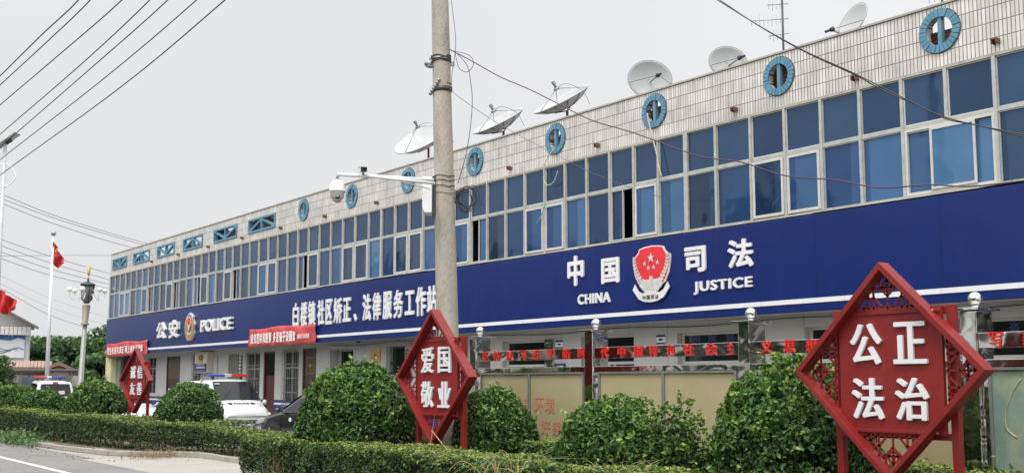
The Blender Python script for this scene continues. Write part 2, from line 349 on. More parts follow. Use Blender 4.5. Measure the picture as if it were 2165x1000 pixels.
def catmull(pts, n=8):
    pts = [Vector(p) for p in pts]; P = [pts[0]*2-pts[1]]+pts+[pts[-1]*2-pts[-2]]; o = []
    for i in range(1, len(P)-2):
        for k in range(n):
            t = k/n; a, b, c, d = P[i-1:i+3]
            o.append(.5*((2*b)+(c-a)*t+(2*a-5*b+4*c-d)*t*t+(3*b-a-3*c+d)*t**3))
    o.append(pts[-1]); return o
#@@SETTING
# ================================================================== ground
def sheet(name, m_, poly, z, label=None, kind='structure'):
    b = MB(); b.add([(x, y, z) for x, y in poly], [tuple(range(len(poly)))]); o = b.build(name, m_, recalc=False)
    if o.data.polygons[0].normal.z < 0: o.data.flip_normals()
    tag(o, label, kind=kind); return o
G_YARD = mat("yard_concrete", (.26, .25, .23), .9, 0, .1, .6, .2, 40, dirt=((.17, .16, .145), .5, 1.3))
G_ROAD = mat("worn_asphalt", (.165, .162, .155), .9, 0, .12, .5, .35, 90, dirt=((.13, .127, .12), .5, 1.5))
G_APR = mat("pale_concrete", (.30, .285, .25), .9, 0, .08, .8, .2, 50, dirt=((.22, .21, .19), .5, 1.7))
G_SOIL = mat("dry_soil", (.15, .12, .085), .95, 0, .3, 3, .8, 30)
G_PAINT = mat("worn_road_paint", (.52, .52, .50), .7, 0, .08, 3, dirt=((.2, .2, .19), .7, 14))
KERB = mat("kerb_stone", (.30, .28, .245), .9, 0, .15, 3, .4, 40, dirt=((.15, .14, .12), .6, 5))
def cracks(M, sc_=.28, w_=.012, col=(.05, .05, .048), grit=True):
    n = M.node_tree; P = n.nodes['Principled BSDF']; g = n.nodes.new('ShaderNodeNewGeometry')
    nz = n.nodes.new('ShaderNodeTexNoise'); nz.inputs['Scale'].default_value = 1.4; nz.inputs['Detail'].default_value = 6; n.links.new(g.outputs['Position'], nz.inputs['Vector'])
    a = n.nodes.new('ShaderNodeVectorMath'); a.operation = 'MULTIPLY_ADD'; a.inputs[1].default_value = (1.6, 1.6, 0); n.links.new(nz.outputs['Color'], a.inputs[0]); n.links.new(g.outputs['Position'], a.inputs[2])
    v = n.nodes.new('ShaderNodeTexVoronoi'); v.feature = 'DISTANCE_TO_EDGE'; v.inputs['Scale'].default_value = sc_; n.links.new(a.outputs[0], v.inputs['Vector'])
    c = n.nodes.new('ShaderNodeMapRange'); c.inputs[1].default_value = 0; c.inputs[2].default_value = w_; c.inputs[3].default_value = .75; c.inputs[4].default_value = 0; n.links.new(v.outputs['Distance'], c.inputs[0])
    x_ = n.nodes.new('ShaderNodeMix'); x_.data_type = 'RGBA'; x_.inputs['B'].default_value = (*col, 1)
    src = P.inputs['Base Color'].links[0].from_socket; n.links.new(src, x_.inputs['A']); n.links.new(c.outputs[0], x_.inputs['Factor'])
    f = n.nodes.new('ShaderNodeTexNoise'); f.inputs['Scale'].default_value = 55; f.inputs['Detail'].default_value = 3; n.links.new(g.outputs['Position'], f.inputs['Vector'])
    r = n.nodes.new('ShaderNodeMapRange'); r.inputs[3].default_value = .72; r.inputs[4].default_value = 1.28; n.links.new(f.outputs['Fac'], r.inputs[0])
    q = n.nodes.new('ShaderNodeVectorMath'); q.operation = 'SCALE'; n.links.new(x_.outputs['Result'], q.inputs[0]); n.links.new(r.outputs[0], q.inputs['Scale']); n.links.new(q.outputs[0], P.inputs['Base Color'])
cracks(G_ROAD); cracks(G_APR, .4, .008, (.12, .11, .1)); cracks(G_YARD, .3, .008, (.1, .1, .09))
sheet("ground", G_YARD, [(-400, -300), (300, -300), (300, 400), (-400, 400)], 0)
LITTER = None
sheet("road", G_ROAD, [(-400, -7), (60, -7), (60, 7.62), (-400, 7.62)], .004)
sheet("driveway", G_APR, [(-26.2, 7.3), (-17.4, 7.3), (-17.4, 14), (-26.2, 14)], .008)
b = MB()
for k in range(1): b.add([(-380, 5.92, .009), (50, 5.92, .009), (50, 6.06, .009), (-380, 6.06, .009)], [(0, 1, 2, 3)])
tag(b.build("road_marking", G_PAINT), kind='structure')
sheet("planting_bed", G_SOIL, [(-90, 7.9), (-33, 7.95), (-26.9, 8.5), (-24.9, 9.8), (-19.0, 9.9), (-19.0, 11.2), (-90, 11.2)], .10)
sheet("planting_bed", G_SOIL, [(-17.7, 7.0), (6, 7.0), (6, 11.5), (-17.7, 11.5)], .10)
def kerb_run(pts, w_=.14, h=.13, seg=.9):
    b = MB(); pts = [Vector((*p, 0)) for p in pts]
    for a, c in zip(pts, pts[1:]):
        n = max(1, round((c-a).length/seg))
        for i in range(n):
            p, q = a.lerp(c, i/n), a.lerp(c, (i+1)/n-.012/(c-a).length*1)
            t = (q-p).normalized(); u = Vector((-t.y, t.x, 0)); dz = random.uniform(-.012, .012); du = u*random.uniform(-.015, .015)
            vs = [e+du+u*s_*w_/2+Vector((0, 0, z)) for e in (p, q) for s_ in (-1, 1) for z in (0, h+dz)]
            b.add(vs, [(0, 1, 3, 2), (4, 6, 7, 5), (0, 4, 5, 1), (2, 3, 7, 6), (0, 2, 6, 4), (1, 5, 7, 3)])
    return tag(b.build("kerb", KERB, bevel=.015), kind='structure')
kerb_run([(-90, 7.72), (-34, 7.74), (-30, 7.95), (-27.2, 8.25), (-26.4, 8.75), (-25.1, 9.72), (-19.0, 9.78)])
kerb_run([(-17.8, 11.3), (-17.8, 6.95), (6, 6.95)])
# ================================================================== the two-storey building
BX0, BX1 = -53.86, 3.2
bld = thing("two_storey_building", "long white two-storey building with blue ribbon windows and a tiled parapet", "building", (BX0, 16, 0))
ZT, ZW, ZS, ZM = 7.885, 6.86, 4.80, 5.96
# mullion lines
MX = [-53.83+.7885*i for i in range(32)]
MX += [-29.30+.763*i for i in range(1, 8)]
MX += [-23.195, -22.43, -21.64, -20.86, -20.08, -19.32, -18.55, -17.77, -17.0, -16.25, -15.45, -14.637, -13.74, -12.92, -12.1, -11.28, -10.45, -9.64, -8.81]
while MX[-1] < BX1-.5: MX.append(MX[-1]+.815)
BX1 = MX[-1]+.05
# parapet: tiled skin with openings
CIR = [-32.95+3.321*i for i in range(12) if -32.95+3.321*i < BX1-1]
ZC = 7.455
holes = [circle(x, ZC, .255, 32) for x in CIR]
TRX = []
for a, b_, y in ((140, 245, 555), (295, 415, 510), (475, 603, 455), (672, 815, 405), (903, 1075, 340), (1165, 1365, 260)):
    TRX.append((X(200+a/3.571, 16, 400+y/3.571), X(200+b_/3.571, 16, 400+y/3.571)))
for x0, x1 in TRX: holes.append([(x0, 7.13), (x1, 7.13), (x1, 7.63), (x0, 7.63)])
b = MB(); b.prism([(BX0, ZW), (BX1, ZW), (BX1, ZT), (BX0, ZT)], 16.0, 16.14, holes); b.build("parapet", TILE, bld)
b = MB(); b.box((BX0-.03, 15.975, ZT), (BX1+.03, 16.4, ZT+.035)); b.box((BX0-.02, 15.97, ZW-.05), (BX1, 16.0, ZW)); b.build("coping", PLAST, bld)
# rough brick wall behind the openings: broken top
b = MB(); rg = random.Random(3); x = BX0
while x < BX1:
    x2 = min(x+rg.uniform(.24, .75), BX1); h = rg.choice([7.58, 7.62, 7.66, 7.72, 7.8]) if x > -42 else rg.choice([7.2, 7.32, 7.45])
    b.box((x, 16.34+rg.uniform(0, .03), 6.9), (x2, 16.5, h)); x = x2
b.build("inner_brick_wall", BRICK, bld)
for i, x in enumerate(CIR):
    b = MB()
    for k in range(26):
        a0, a1 = 2*math.pi*(k+.06)/26, 2*math.pi*(k+.94)/26; r0, r1 = .235, .362+rg.uniform(-.008, .008); y0 = 15.965+rg.uniform(-.006, .006)
        P = [(r0, a0), (r1, a0), (r1, a1), (r0, a1)]
        vs = [(x+r*math.sin(a), y, ZC+r*math.cos(a)) for y in (y0, 16.0) for r, a in P]
        b.add(vs, [(0, 1, 2, 3), (4, 7, 6, 5), (0, 4, 5, 1), (1, 5, 6, 2), (2, 6, 7, 3), (3, 7, 4, 0)])
    o = b.build("round_vent_ring", BLUEB, bld)
    b = MB(); b.prism(circle(x, ZC, .378, 40), 15.992, 15.999, [circle(x, ZC, .25, 40)]); b.build("mortar_bed", mat("dark_mortar", (.10, .08, .065), .9), o)
    b = MB(); b.box((x-.035, 15.99, ZC-.255), (x+.035, 16.07, ZC+.255)); b.build("centre_bar", BLUEB, o)
for i, (x0, x1) in enumerate(TRX):
    b = MB(); z0, z1, y = 7.13, 7.63, 16.02; xm = (x0+x1)/2
    for p, q in (((x0, z0+.03), (x1, z0+.03)), ((x0, z1-.03), (x1, z1-.03)), ((x0+.03, z0+.06), (x0+.03, z1-.06)), ((x1-.03, z0+.06), (x1-.03, z1-.06)), ((xm, z0+.06), (xm, z1-.06))):
        b.bar((p[0], y, p[1]), (q[0], y, q[1]), .07, .12)
    s_ = 1 if i % 2 == 0 else -1
    for e in (x0+.05, x1-.05):
        zt, zb = (z1-.06, z0+.08) if s_ > 0 else (z0+.06, z1-.08)
        b.bar((e, y-.002, zt), (xm, y-.002, zb), .075, .10)
    b.build("truss_vent", BLUEB, bld)
# drain stubs of broken brick under each second tile course
STUB = mat("terracotta_stub", (.13, .06, .035), .9)
xs = [X(px, 16, py) for px, py in ((2107, 80), (1810, 160), (1555, 225), (1265, 305), (1080, 355))]
xs += [xs[-1]-3.3*k for k in range(1, 9)] + [xs[0]+3.3]
for i, x in enumerate(xs):
    b = MB(); b.box((x-.055, 15.90, 6.99), (x-.035, 16.0, 7.05)); b.box((x+.035, 15.88, 6.99), (x+.055, 16.0, 7.05)); b.box((x-.055, 15.89, 7.05), (x+.055, 16.0, 7.068))
    b.build("drain_spout", STUB, bld)
# upper floor: ribbon of windows
OPEN = {8-1: 'R', 11: 'R', 14: 'L', 19: 'R', 26: 'L', 39: 'R', 46: 'L'}
def units():
    return {i for k in range(2, 80, 4) if k < 38 for i in (k, k+1)} | {38, 39, 42, 43, 46, 47, 51, 52, 55, 56, 59, 60, 63, 64}
U = units(); FT, FD = .05, .07
def frame_rect(b, x0, x1, z0, z1, t, y0, y1):
    b.box((x0, y0, z0), (x1, y1, z0+t)); b.box((x0, y0, z1-t), (x1, y1, z1)); b.box((x0, y0, z0+t), (x0+t, y1, z1-t)); b.box((x1-t, y0, z0+t), (x1, y1, z1-t))
b = MB()
for i, x in enumerate(MX):
    w_ = .028 if i not in (49, 33, 17, 2, 65) else .055
    b.box((x-w_, 15.97, ZM+.03 if i == 56 else ZS), (x+w_, 16.06, ZW-.05))
b.build("mullions", ALU, bld)
b = MB(); b.box((BX0, 15.985, ZM-.03), (BX1, 16.05, ZM+.03)); b.build("transom", ALU, bld)
b = MB(); x = BX0-.02
while x < BX1:
    x2 = min(x+3.2, BX1); dz = rg.uniform(-.012, .012)
    b.box((x, 15.90, ZS-.035+dz), (x2-.01, 16.2, ZS+dz)); x = x2
b.build("sill_course", mat("weathered_sill", (.40, .38, .33), .8, 0, .2, 3, .3, 30, dirt=((.12, .10, .08), .7, 4)), bld)
for i in range(len(MX)-1):
    x0, x1 = MX[i]+.03, MX[i+1]-.03
    fr = MB(); frame_rect(fr, x0, x1, ZM+.032, ZW-.052, .018, 16.0, 16.04)
    pane = MB(); y = 16.02; tl = rg.uniform(-.004, .004); tv = rg.uniform(-.004, .004)
    pane.quad((x0+.02, y+tl, ZM+.04), (x1-.02, y-tl, ZM+.04), (x1-.02, y-tl+tv, ZW-.06), (x0+.02, y+tl+tv, ZW-.06))
    low = MB(); t2, u2 = rg.uniform(-.006, .006), rg.uniform(-.006, .006); mode = OPEN.get(i)
    if i == 56: pass
    elif i == 55:
        xe = MX[57]-.03; W2 = xe-x0; frame_rect(fr, x0, xe, ZS+.015, ZM-.032, .045, 15.98, 16.05); xa, xb = x0+W2*.30, x0+W2*.80
        frame_rect(fr, xa, xb, ZS+.062, ZM-.079, .04, 15.955, 15.978); fr.box((x0+.05, 16.0, ZM-.10), (xa, 16.03, ZM-.08))
        low.quad((x0+.046, 16.03, ZS+.06), (xe-.046, 16.03, ZS+.06), (xe-.046, 16.035, ZM-.08), (x0+.046, 16.035, ZM-.08)); low.quad((xa+.04, 15.97, ZS+.10), (xb-.04, 15.972, ZS+.10), (xb-.04, 15.972, ZM-.12), (xa+.04, 15.97, ZM-.12))
    elif i in U:
        frame_rect(fr, x0, x1, ZS+.02, ZM-.032, .02, 15.99, 16.05)
        if mode is None:
            s0, s1 = x0+.015, x1-.015
        elif mode == 'R': s0, s1 = x0+.44, x0+.44      # sash slid away over its neighbour
        elif mode == 'L': s0, s1 = x1, x1
        else: s0, s1 = x0+.30, x1-.02
        if mode is None or mode == 'r':
            frame_rect(fr, s0, s1, ZS+.03, ZM-.05, .05, 15.965, 15.99)
            low.quad((s0+.05, 15.985+t2, ZS+.07), (s1-.05, 15.985-t2, ZS+.07), (s1-.05, 15.985-t2+u2, ZM-.1), (s0+.05, 15.985+t2+u2, ZM-.1))
        if mode in ('R', 'L'):
            a, c = (x0+.36, x1-.01) if mode == 'R' else (x0+.01, x0+.36)
            low.quad((a, 16.03, ZS+.05), (c, 16.03, ZS+.05), (c, 16.03, ZM-.05), (a, 16.03, ZM-.05))
            fr.box((a-.02 if mode == 'R' else c, 16.0, ZS+.04), (a if mode == 'R' else c+.02, 16.04, ZM-.05))
    else:
        frame_rect(fr, x0, x1, ZS+.005, ZM-.032, .018, 16.0, 16.04)
        low.quad((x0+.02, 16.02+t2, ZS+.02), (x1-.02, 16.02-t2, ZS+.02), (x1-.02, 16.02-t2+u2, ZM-.04), (x0+.02, 16.02+t2+u2, ZM-.04))
    o = fr.build("window", PVC if i in U else ALU, bld, bevel=0)
    pane.build("pane", GLASSU, o, recalc=False)
    if low.v: low.build("lower_pane", CURT if False else GLASSW, o, recalc=False)
# inside: floor, ceiling, back wall, cross walls
b = MB(); b.box((BX0, 16.2, 4.5), (BX1, 24, 4.7)); b.box((BX0, 16.14, 6.95), (BX1, 24, 7.1)); b.box((BX0, 19.6, 4.7), (BX1, 19.75, 6.95))
for k in range(-13, 2): b.box((k*4.0, 16.15, 4.7), (k*4.0+.15, 19.6, 6.95))
b.build("floor_slab", DARKR, bld)
b = MB()
b.box((BX0, 16.15, 0), (BX0+.25, 24, 7.87)); b.box((BX1-.25, 16.15, 0), (BX1, 24, 7.87)); b.box((BX0+.25, 23.75, 0), (BX1-.25, 24, 7.87)); b.box((BX0+.25, 20, 7.1), (BX1-.25, 23.75, 7.25))
b.build("outer_walls", WALLW, bld)
# ground floor wall with openings --------------------------------------------------
WY = 16.6
def gx(px, py=760): return X(px, WY, py)
OPN = []   # (kind, x0, x1, z0, z1)
def op(kind, p0, p1, ytop, zb, pyt=None):
    z1 = at((p0+p1)/2, ytop, WY).z; OPN.append((kind, gx(p0), gx(p1), zb, z1))
op('win', 312, 330, 755, 1.25); op('bdoor', 352, 381, 753, 0.0); op('grille', 408, 424, 752, 1.25)
op('gate', 458, 504, 749, 0.0); op('grille', 521, 549, 746, .95); op('mdoor', 557, 581, 743, 0.0)
op('grille', 600, 631, 741, .95); op('cdoor', 639, 668, 736, 0.0); op('recess', 697, 746, 739, .9)
op('entry', 815, 857, 731, 0.0); op('win2', 1062, 1152, 720, 1.0); op('win2', 1228, 1340, 709, 1.0)
op('win2', 1432, 1568, 701, 1.0); op('win2', 1703, 1850, 688, 1.0); op('win2', 2025, 2170, 672, 1.0)
x = OPN[-1][2]+1.5
while x < BX1-2.6: OPN.append(('win2', x, x+2.0, 1.0, OPN[-1][4])); x += 3.6
b = MB(); b.prism([(BX0+1.6, 0), (BX1, 0), (BX1, 3.015), (BX0+1.6, 3.015)], WY, WY+.26, [[(o[1], max(o[3], .002)), (o[2], max(o[3], .002)), (o[2], o[4]), (o[1], o[4])] for o in OPN])
b.build("ground_floor_wall", WALLW, bld)
b = MB(); b.box((BX0+.3, WY+1.4, 0), (BX1-.3, WY+1.5, 3.3)); b.build("room_backing", DARKR, bld)
b = MB(); b.box((BX0+.3, WY+.262, 3.36), (BX1-.3, 20, 3.45)); b.build("ceiling_slab", DARKR, bld)
b = MB(); b.box((BX0-.0, 15.99, 3.02), (BX1, WY+.255, 3.1)); b.build("soffit", WALLW, bld)
segs = []; x = BX0+1.62
for o in sorted(OPN, key=lambda q: q[1]):
    if o[3] < .9: segs.append((x, o[1]-.04)); x = o[2]+.04
segs.append((x, BX1))
b = MB(); c = MB()
for a, e in segs:
    if e-a < .05: continue
    b.box((a, WY-.018, 0), (e, WY-.001, 1.15)); c.box((a, WY-.024, .98), (e, WY-.018, 1.05))
sk = b.build("skirting", SKIRT, bld); c.build("skirting_stripe", WHITEP, sk)
STAINW = STEEL
def window_like(kind, x0, x1, z0, z1):
    w_ = x1-x0; yf = WY+.05
    if kind in ('win', 'grille'):
        b = MB(); frame_rect(b, x0, x1, z0, z1, .045, yf, yf+.05); b.box(((x0+x1)/2-.02, yf+.0, z0+.045), ((x0+x1)/2+.02, yf+.05, z1-.045))
        b.box((x0+.045, yf-.002, z0+(z1-z0)*.68), (x1-.045, yf+.048, z0+(z1-z0)*.68+.04))
        f = b.build("window", ALU, bld)
        g = MB(); g.quad((x0+.04, yf+.03, z0+.04), (x1-.04, yf+.03, z0+.04), (x1-.04, yf+.03, z1-.04), (x0+.04, yf+.03, z1-.04)); g.build("pane", DGLASS, f, recalc=False)
        h = MB(); n = max(5, int(w_/.13))
        if kind == 'grille':
            for k in range(n+1):
                x = x0-.02+(w_+.04)*k/n; h.tube([(x, WY-.05, z0-.03), (x, WY-.05, z1+.03)], .009, 6)
            for k in range(5):
                z = z0-.02+(z1-z0+.04)*k/4; h.box((x0-.04, WY-.065, z-.013), (x1+.04, WY-.05, z+.013))
            h.build("security_grille", mat("grille_steel", (.24, .24, .235), .4, .3, .1, 6), f)
        else:
            for k in range(1, 4): h.box((x0, WY-.02, z0+(z1-z0)*k/4-.01), (x1, WY-.005, z0+(z1-z0)*k/4+.01))
            h.build("security_grille", GALV, f)
    elif kind == 'win2':
        b = MB(); frame_rect(b, x0, x1, z0, z1, .05, yf+.1, yf+.15); zt = z1-.62
        b.box((x0+.05, yf+.098, zt-.03), (x1-.05, yf+.148, zt+.03))
        for t in (.45, .55): b.box((x0+w_*t-.025, yf+.099, z0+.05), (x0+w_*t+.025, yf+.149, zt-.03))
        f = b.build("window", PVC, bld)
        g = MB(); g.quad((x0+.05, yf+.13, z0+.05), (x1-.05, yf+.13, z0+.05), (x1-.05, yf+.13, z1-.05), (x0+.05, yf+.13, z1-.05)); g.build("pane", DGLASS, f, recalc=False)
    elif kind in ('bdoor', 'cdoor', 'mdoor'):
        m_ = MAROON if kind == 'mdoor' else BROWN
        b = MB(); frame_rect(b, x0, x1, z0+.02, z1, .07, yf-.03, yf+.06)
        if kind == 'mdoor': b.box((x0+.07, yf+.02, .09), (x1-.07, yf+.05, z1-.85))
        else: b.box((x0+.07, yf, .09), (x1-.07, yf+.05, z1-.07))
        d = b.build("door", m_, bld); c = MB()
        if kind == 'mdoor':
            c.quad((x0+.07, yf+.04, z1-.8), (x1-.07, yf+.04, z1-.8), (x1-.07, yf+.04, z1-.07), (x0+.07, yf+.04, z1-.07)); c.build("pane", DGLASS, d, recalc=False)
        elif kind == 'cdoor':
            xa, xb, za, zb = x0+.28, x1-.2, z1-.85, z1-.3
            frame_rect(c, xa, xb, za, zb, .02, yf-.02, yf-.001); xm, zm = (xa+xb)/2, (za+zb)/2
            for k in range(1, 6): c.box((xa+(xb-xa)*k/6-.006, yf-.012, za+.02), (xa+(xb-xa)*k/6+.006, yf-.002, zb-.02))
            c.box((xa+.02, yf-.014, zm-.01), (xb-.02, yf-.003, zm+.01)); c.prism(star(xm, zm, .12), yf-.03, yf-.016)
            c.build("door_lattice", mat("brass_lattice", (.35, .3, .17), .4, .5), d)
            e = MB()
            for (p, q) in ((.5, 1.55), (.15, .45)):
                frame_rect(e, x0+.22, x1-.16, p, q, .03, yf-.012, yf-.001)
            e.build("door_moulding", m_, d)
            h = MB(); h.tube([(x0+.16, yf-.05, 1.0), (x0+.16, yf-.05, 1.22)], .014, 8); h.box((x0+.14, yf-.05, .98), (x0+.18, yf-.001, 1.0)); h.build("handle", GOLD, d)
        else:
            for k in range(9): c.box((x0+.13, yf-.015, z1-.95+k*.09), (x1-.13, yf-.001, z1-.9+k*.09))
            c.build("door_louvre", mat("bronze_louvre", (.13, .115, .095), .5, .3), d)
            e = MB()
            for k in (0, 1): e.box((x0+.2+k*.35, yf-.006, 1.32), (x0+.38+k*.35, yf-.001, 1.5))
            e.build("notice", WHITEP, d)
    elif kind == 'gate':
        b = MB(); b.box((x0+.0, yf, 0.02), (x0+w_*.48, yf+.05, z1)); d = b.build("door", mat("cream_steel_door", (.42, .41, .38), .5), bld)
        h = MB(); h.box((x0+w_*.38, yf-.04, 1.55), (x0+w_*.44, yf, 1.62)); h.build("handle", DARKM, d)
        b = MB(); n = 14
        for k in range(n):
            xa = x0+w_*(.49+.51*k/n); xb = x0+w_*(.49+.51*(k+.85)/n); b.box((xa, yf-.02 if k % 2 else yf, .02), (xb+.01, yf+.04, z1))
        b.build("corrugated_shutter", mat("grey_shutter", (.22, .23, .21), .5, .3), bld)
    elif kind == 'recess':
        b = MB(); b.box((x0, WY+.27, z0), (x1, WY+.3, z1)); o = b.build("window", ALU, bld)
        g = MB(); g.box((x0+.3, WY+.255, z0+.05), (x1-.02, WY+.268, z1-.05)); g.build("pane", DGLASS, o)
        c = MB(); c.box((x0+.62, WY+.235, z0+.3), (x1-.2, WY+.252, z1-.35)); c.build("paper_screen", mat("tan_paper_screen", (.19, .165, .12), .7), o)
    elif kind == 'entry':
        b = MB(); frame_rect(b, x0, x1, .02, z1, .06, yf+.08, yf+.14); zt = z1-.95
        b.box((x0-.02, yf+.02, zt-.12), (x1+.02, yf+.15, zt+.12)); b.box(((x0+x1)/2-.05, yf+.07, .08), ((x0+x1)/2+.05, yf+.14, zt-.12))
        d = b.build("entrance_door", STEEL, bld)
        g = MB(); g.quad((x0+.06, yf+.12, .05), (x1-.06, yf+.12, .05), (x1-.06, yf+.12, z1-.06), (x0+.06, yf+.12, z1-.06)); g.build("pane", DGLASS, d, recalc=False)
        for s_ in (-1, 1):
            for e in (.14, .3):
                h = MB(); xx = (x0+x1)/2+s_*e*w_*.45; h.tube([(xx, yf+.02, .6), (xx, yf+.02, zt-.25)], .022, 10); h.build("handle", STEEL, d)
for o in OPN: window_like(*o)
# corner porch, yellow tiled column and green glass return
b = MB(); xa = at(239, 760, 16.0).x; xb = at(262, 760, 16.0).x
b.box((BX0+.15, 15.9, 0), (BX0+.95, 16.5, 3.05)); b.build("corner_column", YTILE, bld)
b = MB(); b.box((BX0+.97, 16.15, 0.3), (BX0+1.58, 16.2, 3.05)); b.build("green_glass_panel", mat("green_glass", (.12, .17, .14), .15), bld)
# ================================================================== fascia sign
FY = 15.86
fs = thing("fascia_sign", "long deep blue fascia sign with white writing and two emblems above the ground floor", "sign", (-53.3, FY, 3.0))
FX0, FX1 = at(223.5, 715, FY).x, BX1-.02
fz0, fz1 = at(1500, 671.2, FY).z, ZS-.075
fst = at(1700, 636.2, FY).z
b = MB(); b.box((FX0, FY, fz0), (FX1, 15.985, fz1)); pan = b.build("sign_panel", FASCIA, fs, bevel=.01)
b = MB(); x = FX0
while x < FX1-.1:
    x2 = min(x+1.83, FX1); b.box((x+.003, FY-.014, fst-.042), (x2-.003, FY-.001, fst+.042)); x = x2
b.build("white_stripe", WHITEP, fs)
def lett(items, name="lettering", m_=WHITEP, d=.035, parent=fs, Y=FY-.001):
    for it in items:
        t, bx, bold = it[:3]; b = MB(); px_letters(b, t, bx, Y, d, bold, k=it[3] if len(it) > 3 else .93, spacing=it[4] if len(it) > 4 else 1)
        b.build(name if len(t) > 1 else "character", m_, parent)
lett([("公", (335, 353, 680, 718), .036), ("安", (361, 381, 675, 716), .036)], d=.11)
lett([("POLICE", (428.5, 494, 669, 703), .03, .78)], d=.11)
LZ0, LZ1 = at(626.6, 692, FY).z, at(626.6, 641, FY).z
for c_, a, e in zip("白楼镇社区矫正法律服务工作站", (620.6, 637, 653, 672.6, 690, 707, 726.6, 768, 789, 811, 833.7, 857.7, 880.5, 904.5), (632.6, 650, 667, 686.6, 703, 723.6, 742.5, 784.6, 806, 829, 852.6, 876.6, 901.5, 925)):
    if c_ == "工": dz = .06
    elif c_ == "正": dz = .03
    else: dz = 0
    b = MB(); letters(b, c_, X(a, FY, 665), X(e, FY, 665), LZ0+dz, LZ1-dz, FY-.041, .04, .028); b.build("character", WHITEP, fs)
b = MB()
letters(b, "、", X(749, FY, 675), X(755, FY, 675), LZ0+.02, LZ0+.25, FY-.041, .04, .03); b.build("character", WHITEP, fs)
lett([("中", (1201.5, 1235, 538, 607), .036), ("国", (1273, 1310, 543, 601), .034), ("司", (1449, 1493, 519, 578), .036), ("法", (1540, 1593, 503, 568), .034)])
lett([("CHINA", (1223, 1291, 618, 643), .03, .88, 1.12), ("JUSTICE", (1468, 1592, 586, 622), .03, .80, 1.12)])
# police badge ----------------------------------------------------
cx, cz = X(404.5, FY, 690), at(404.5, 690.5, FY).z; hh = (at(404.5, 661, FY).z-at(404.5, 720, FY).z)/2; ww = .44*hh*2/1.1
def shp(pts): return [(cx+ww*a, cz+hh*b_) for a, b_ in pts]
bd = MB(); bd.prism(shp([(0, 1), (.5, .82), (.82, .7), (.75, .45), (1, .15), (.9, -.2), (1, -.45), (.72, -.8), (.3, -1), (-.3, -1), (-.72, -.8), (-1, -.45), (-.9, -.2), (-1, .15), (-.75, .45), (-.82, .7), (-.5, .82)]), FY-.09, FY-.001)
badge = bd.build("police_emblem", mat("silver_rim", (.6, .61, .62), .35, .3), fs)
b = MB()
for s_ in (-1, 1):
    for k in range(9):
        t = k/8; a = R(-150+t*128); px_, pz_ = cx+s_*ww*.8*abs(math.cos(a)) if False else cx+s_*ww*(.30+.52*math.sin(math.pi*(t*.62+.08))), cz-hh*(.80-1.15*t)
        b.prism([(px_+s_*ww*.30*math.cos(u)*1.0+.0, pz_+hh*.16*math.sin(u)+hh*.06*math.cos(u)) for u in [i*math.pi/4 for i in range(8)]], FY-.105-.002*(k % 2), FY-.09)
b.prism(shp([(-.7, -.55), (.7, -.55), (.45, -.95), (-.45, -.95)]), FY-.108, FY-.0905); b.build("gold_wreath", GOLD, badge)
b = MB(); b.prism([(cx+ww*.62*math.cos(u), cz+hh*.22+hh*.62*math.sin(u)) for u in [i*math.pi/14 for i in range(28)]], FY-.112, FY-.0915); b.build("badge_shield", mat("badge_blue", (.03, .03, .2), .4), badge)
b = MB(); b.prism([(cx+ww*.52*math.cos(u), cz+hh*.34+hh*.40*math.sin(u)) for u in [i*math.pi/14 for i in range(28)]], FY-.116, FY-.1125); b.build("badge_gold_ring", mat("badge_gold", (.75, .5, .16), .45), badge)
b = MB(); b.prism([(cx+ww*.40*math.cos(u), cz+hh*.36+hh*.31*math.sin(u)) for u in [i*math.pi/14 for i in range(28)]], FY-.12, FY-.1165); b.build("badge_red_disc", mat("badge_red", (.6, .03, .02), .4), badge)
b = MB()
for k in range(4): b.box((cx-ww*(.30-.04*k), FY-.124, cz+hh*(-.02-.09*k)), (cx+ww*(.30-.04*k), FY-.1205, cz+hh*(.03-.09*k)))
b.box((cx-ww*.1, FY-.1245, cz-hh*.25), (cx+ww*.1, FY-.121, cz+hh*.12)); b.build("badge_gate", MATS["badge_gold"], badge)
# justice shield -----------------------------------------------------
cx, cz = X(1379, FY, 580), at(1379, 579, FY).z; hh = (at(1379, 518, FY).z-at(1379, 640, FY).z)/2*.98; ww = (X(1419, FY, 580)-X(1339, FY, 580))/2
def shp(pts): return [(cx+ww*a, cz+hh*b_) for a, b_ in pts]
SH = [(0, 1), (.35, .98), (.64, .93), (.70, .80), (.82, .70), (1, .62), (.98, .35), (.90, .0), (.70, -.32), (.3, -.5), (-.3, -.5), (-.70, -.32), (-.90, .0), (-.98, .35), (-1, .62), (-.82, .70), (-.70, .80), (-.64, .93), (-.35, .98)]
SILV = mat("silver_relief", (.58, .56, .55), .38, .35, .18, 9)
b = MB(); b.prism(shp(SH), FY-.03, FY-.001); sh = b.build("justice_emblem", mat("shield_rim", (.7, .6, .55), .4), fs)
b = MB(); b.prism(shp([(a*.93, .26+(q-.26)*.945) for a, q in SH]), FY-.036, FY-.0305); b.build("shield_field", mat("shield_red", (.62, .02, .03), .35), sh)
b = MB(); b.prism(star(cx, cz+hh*.56, ww*.2), FY-.05, FY-.0365)
for dx, dz in ((-.34, .38), (.34, .38), (-.14, .22), (.14, .22)): b.prism(star(cx+ww*dx, cz+hh*dz, ww*.105), FY-.045, FY-.0365)
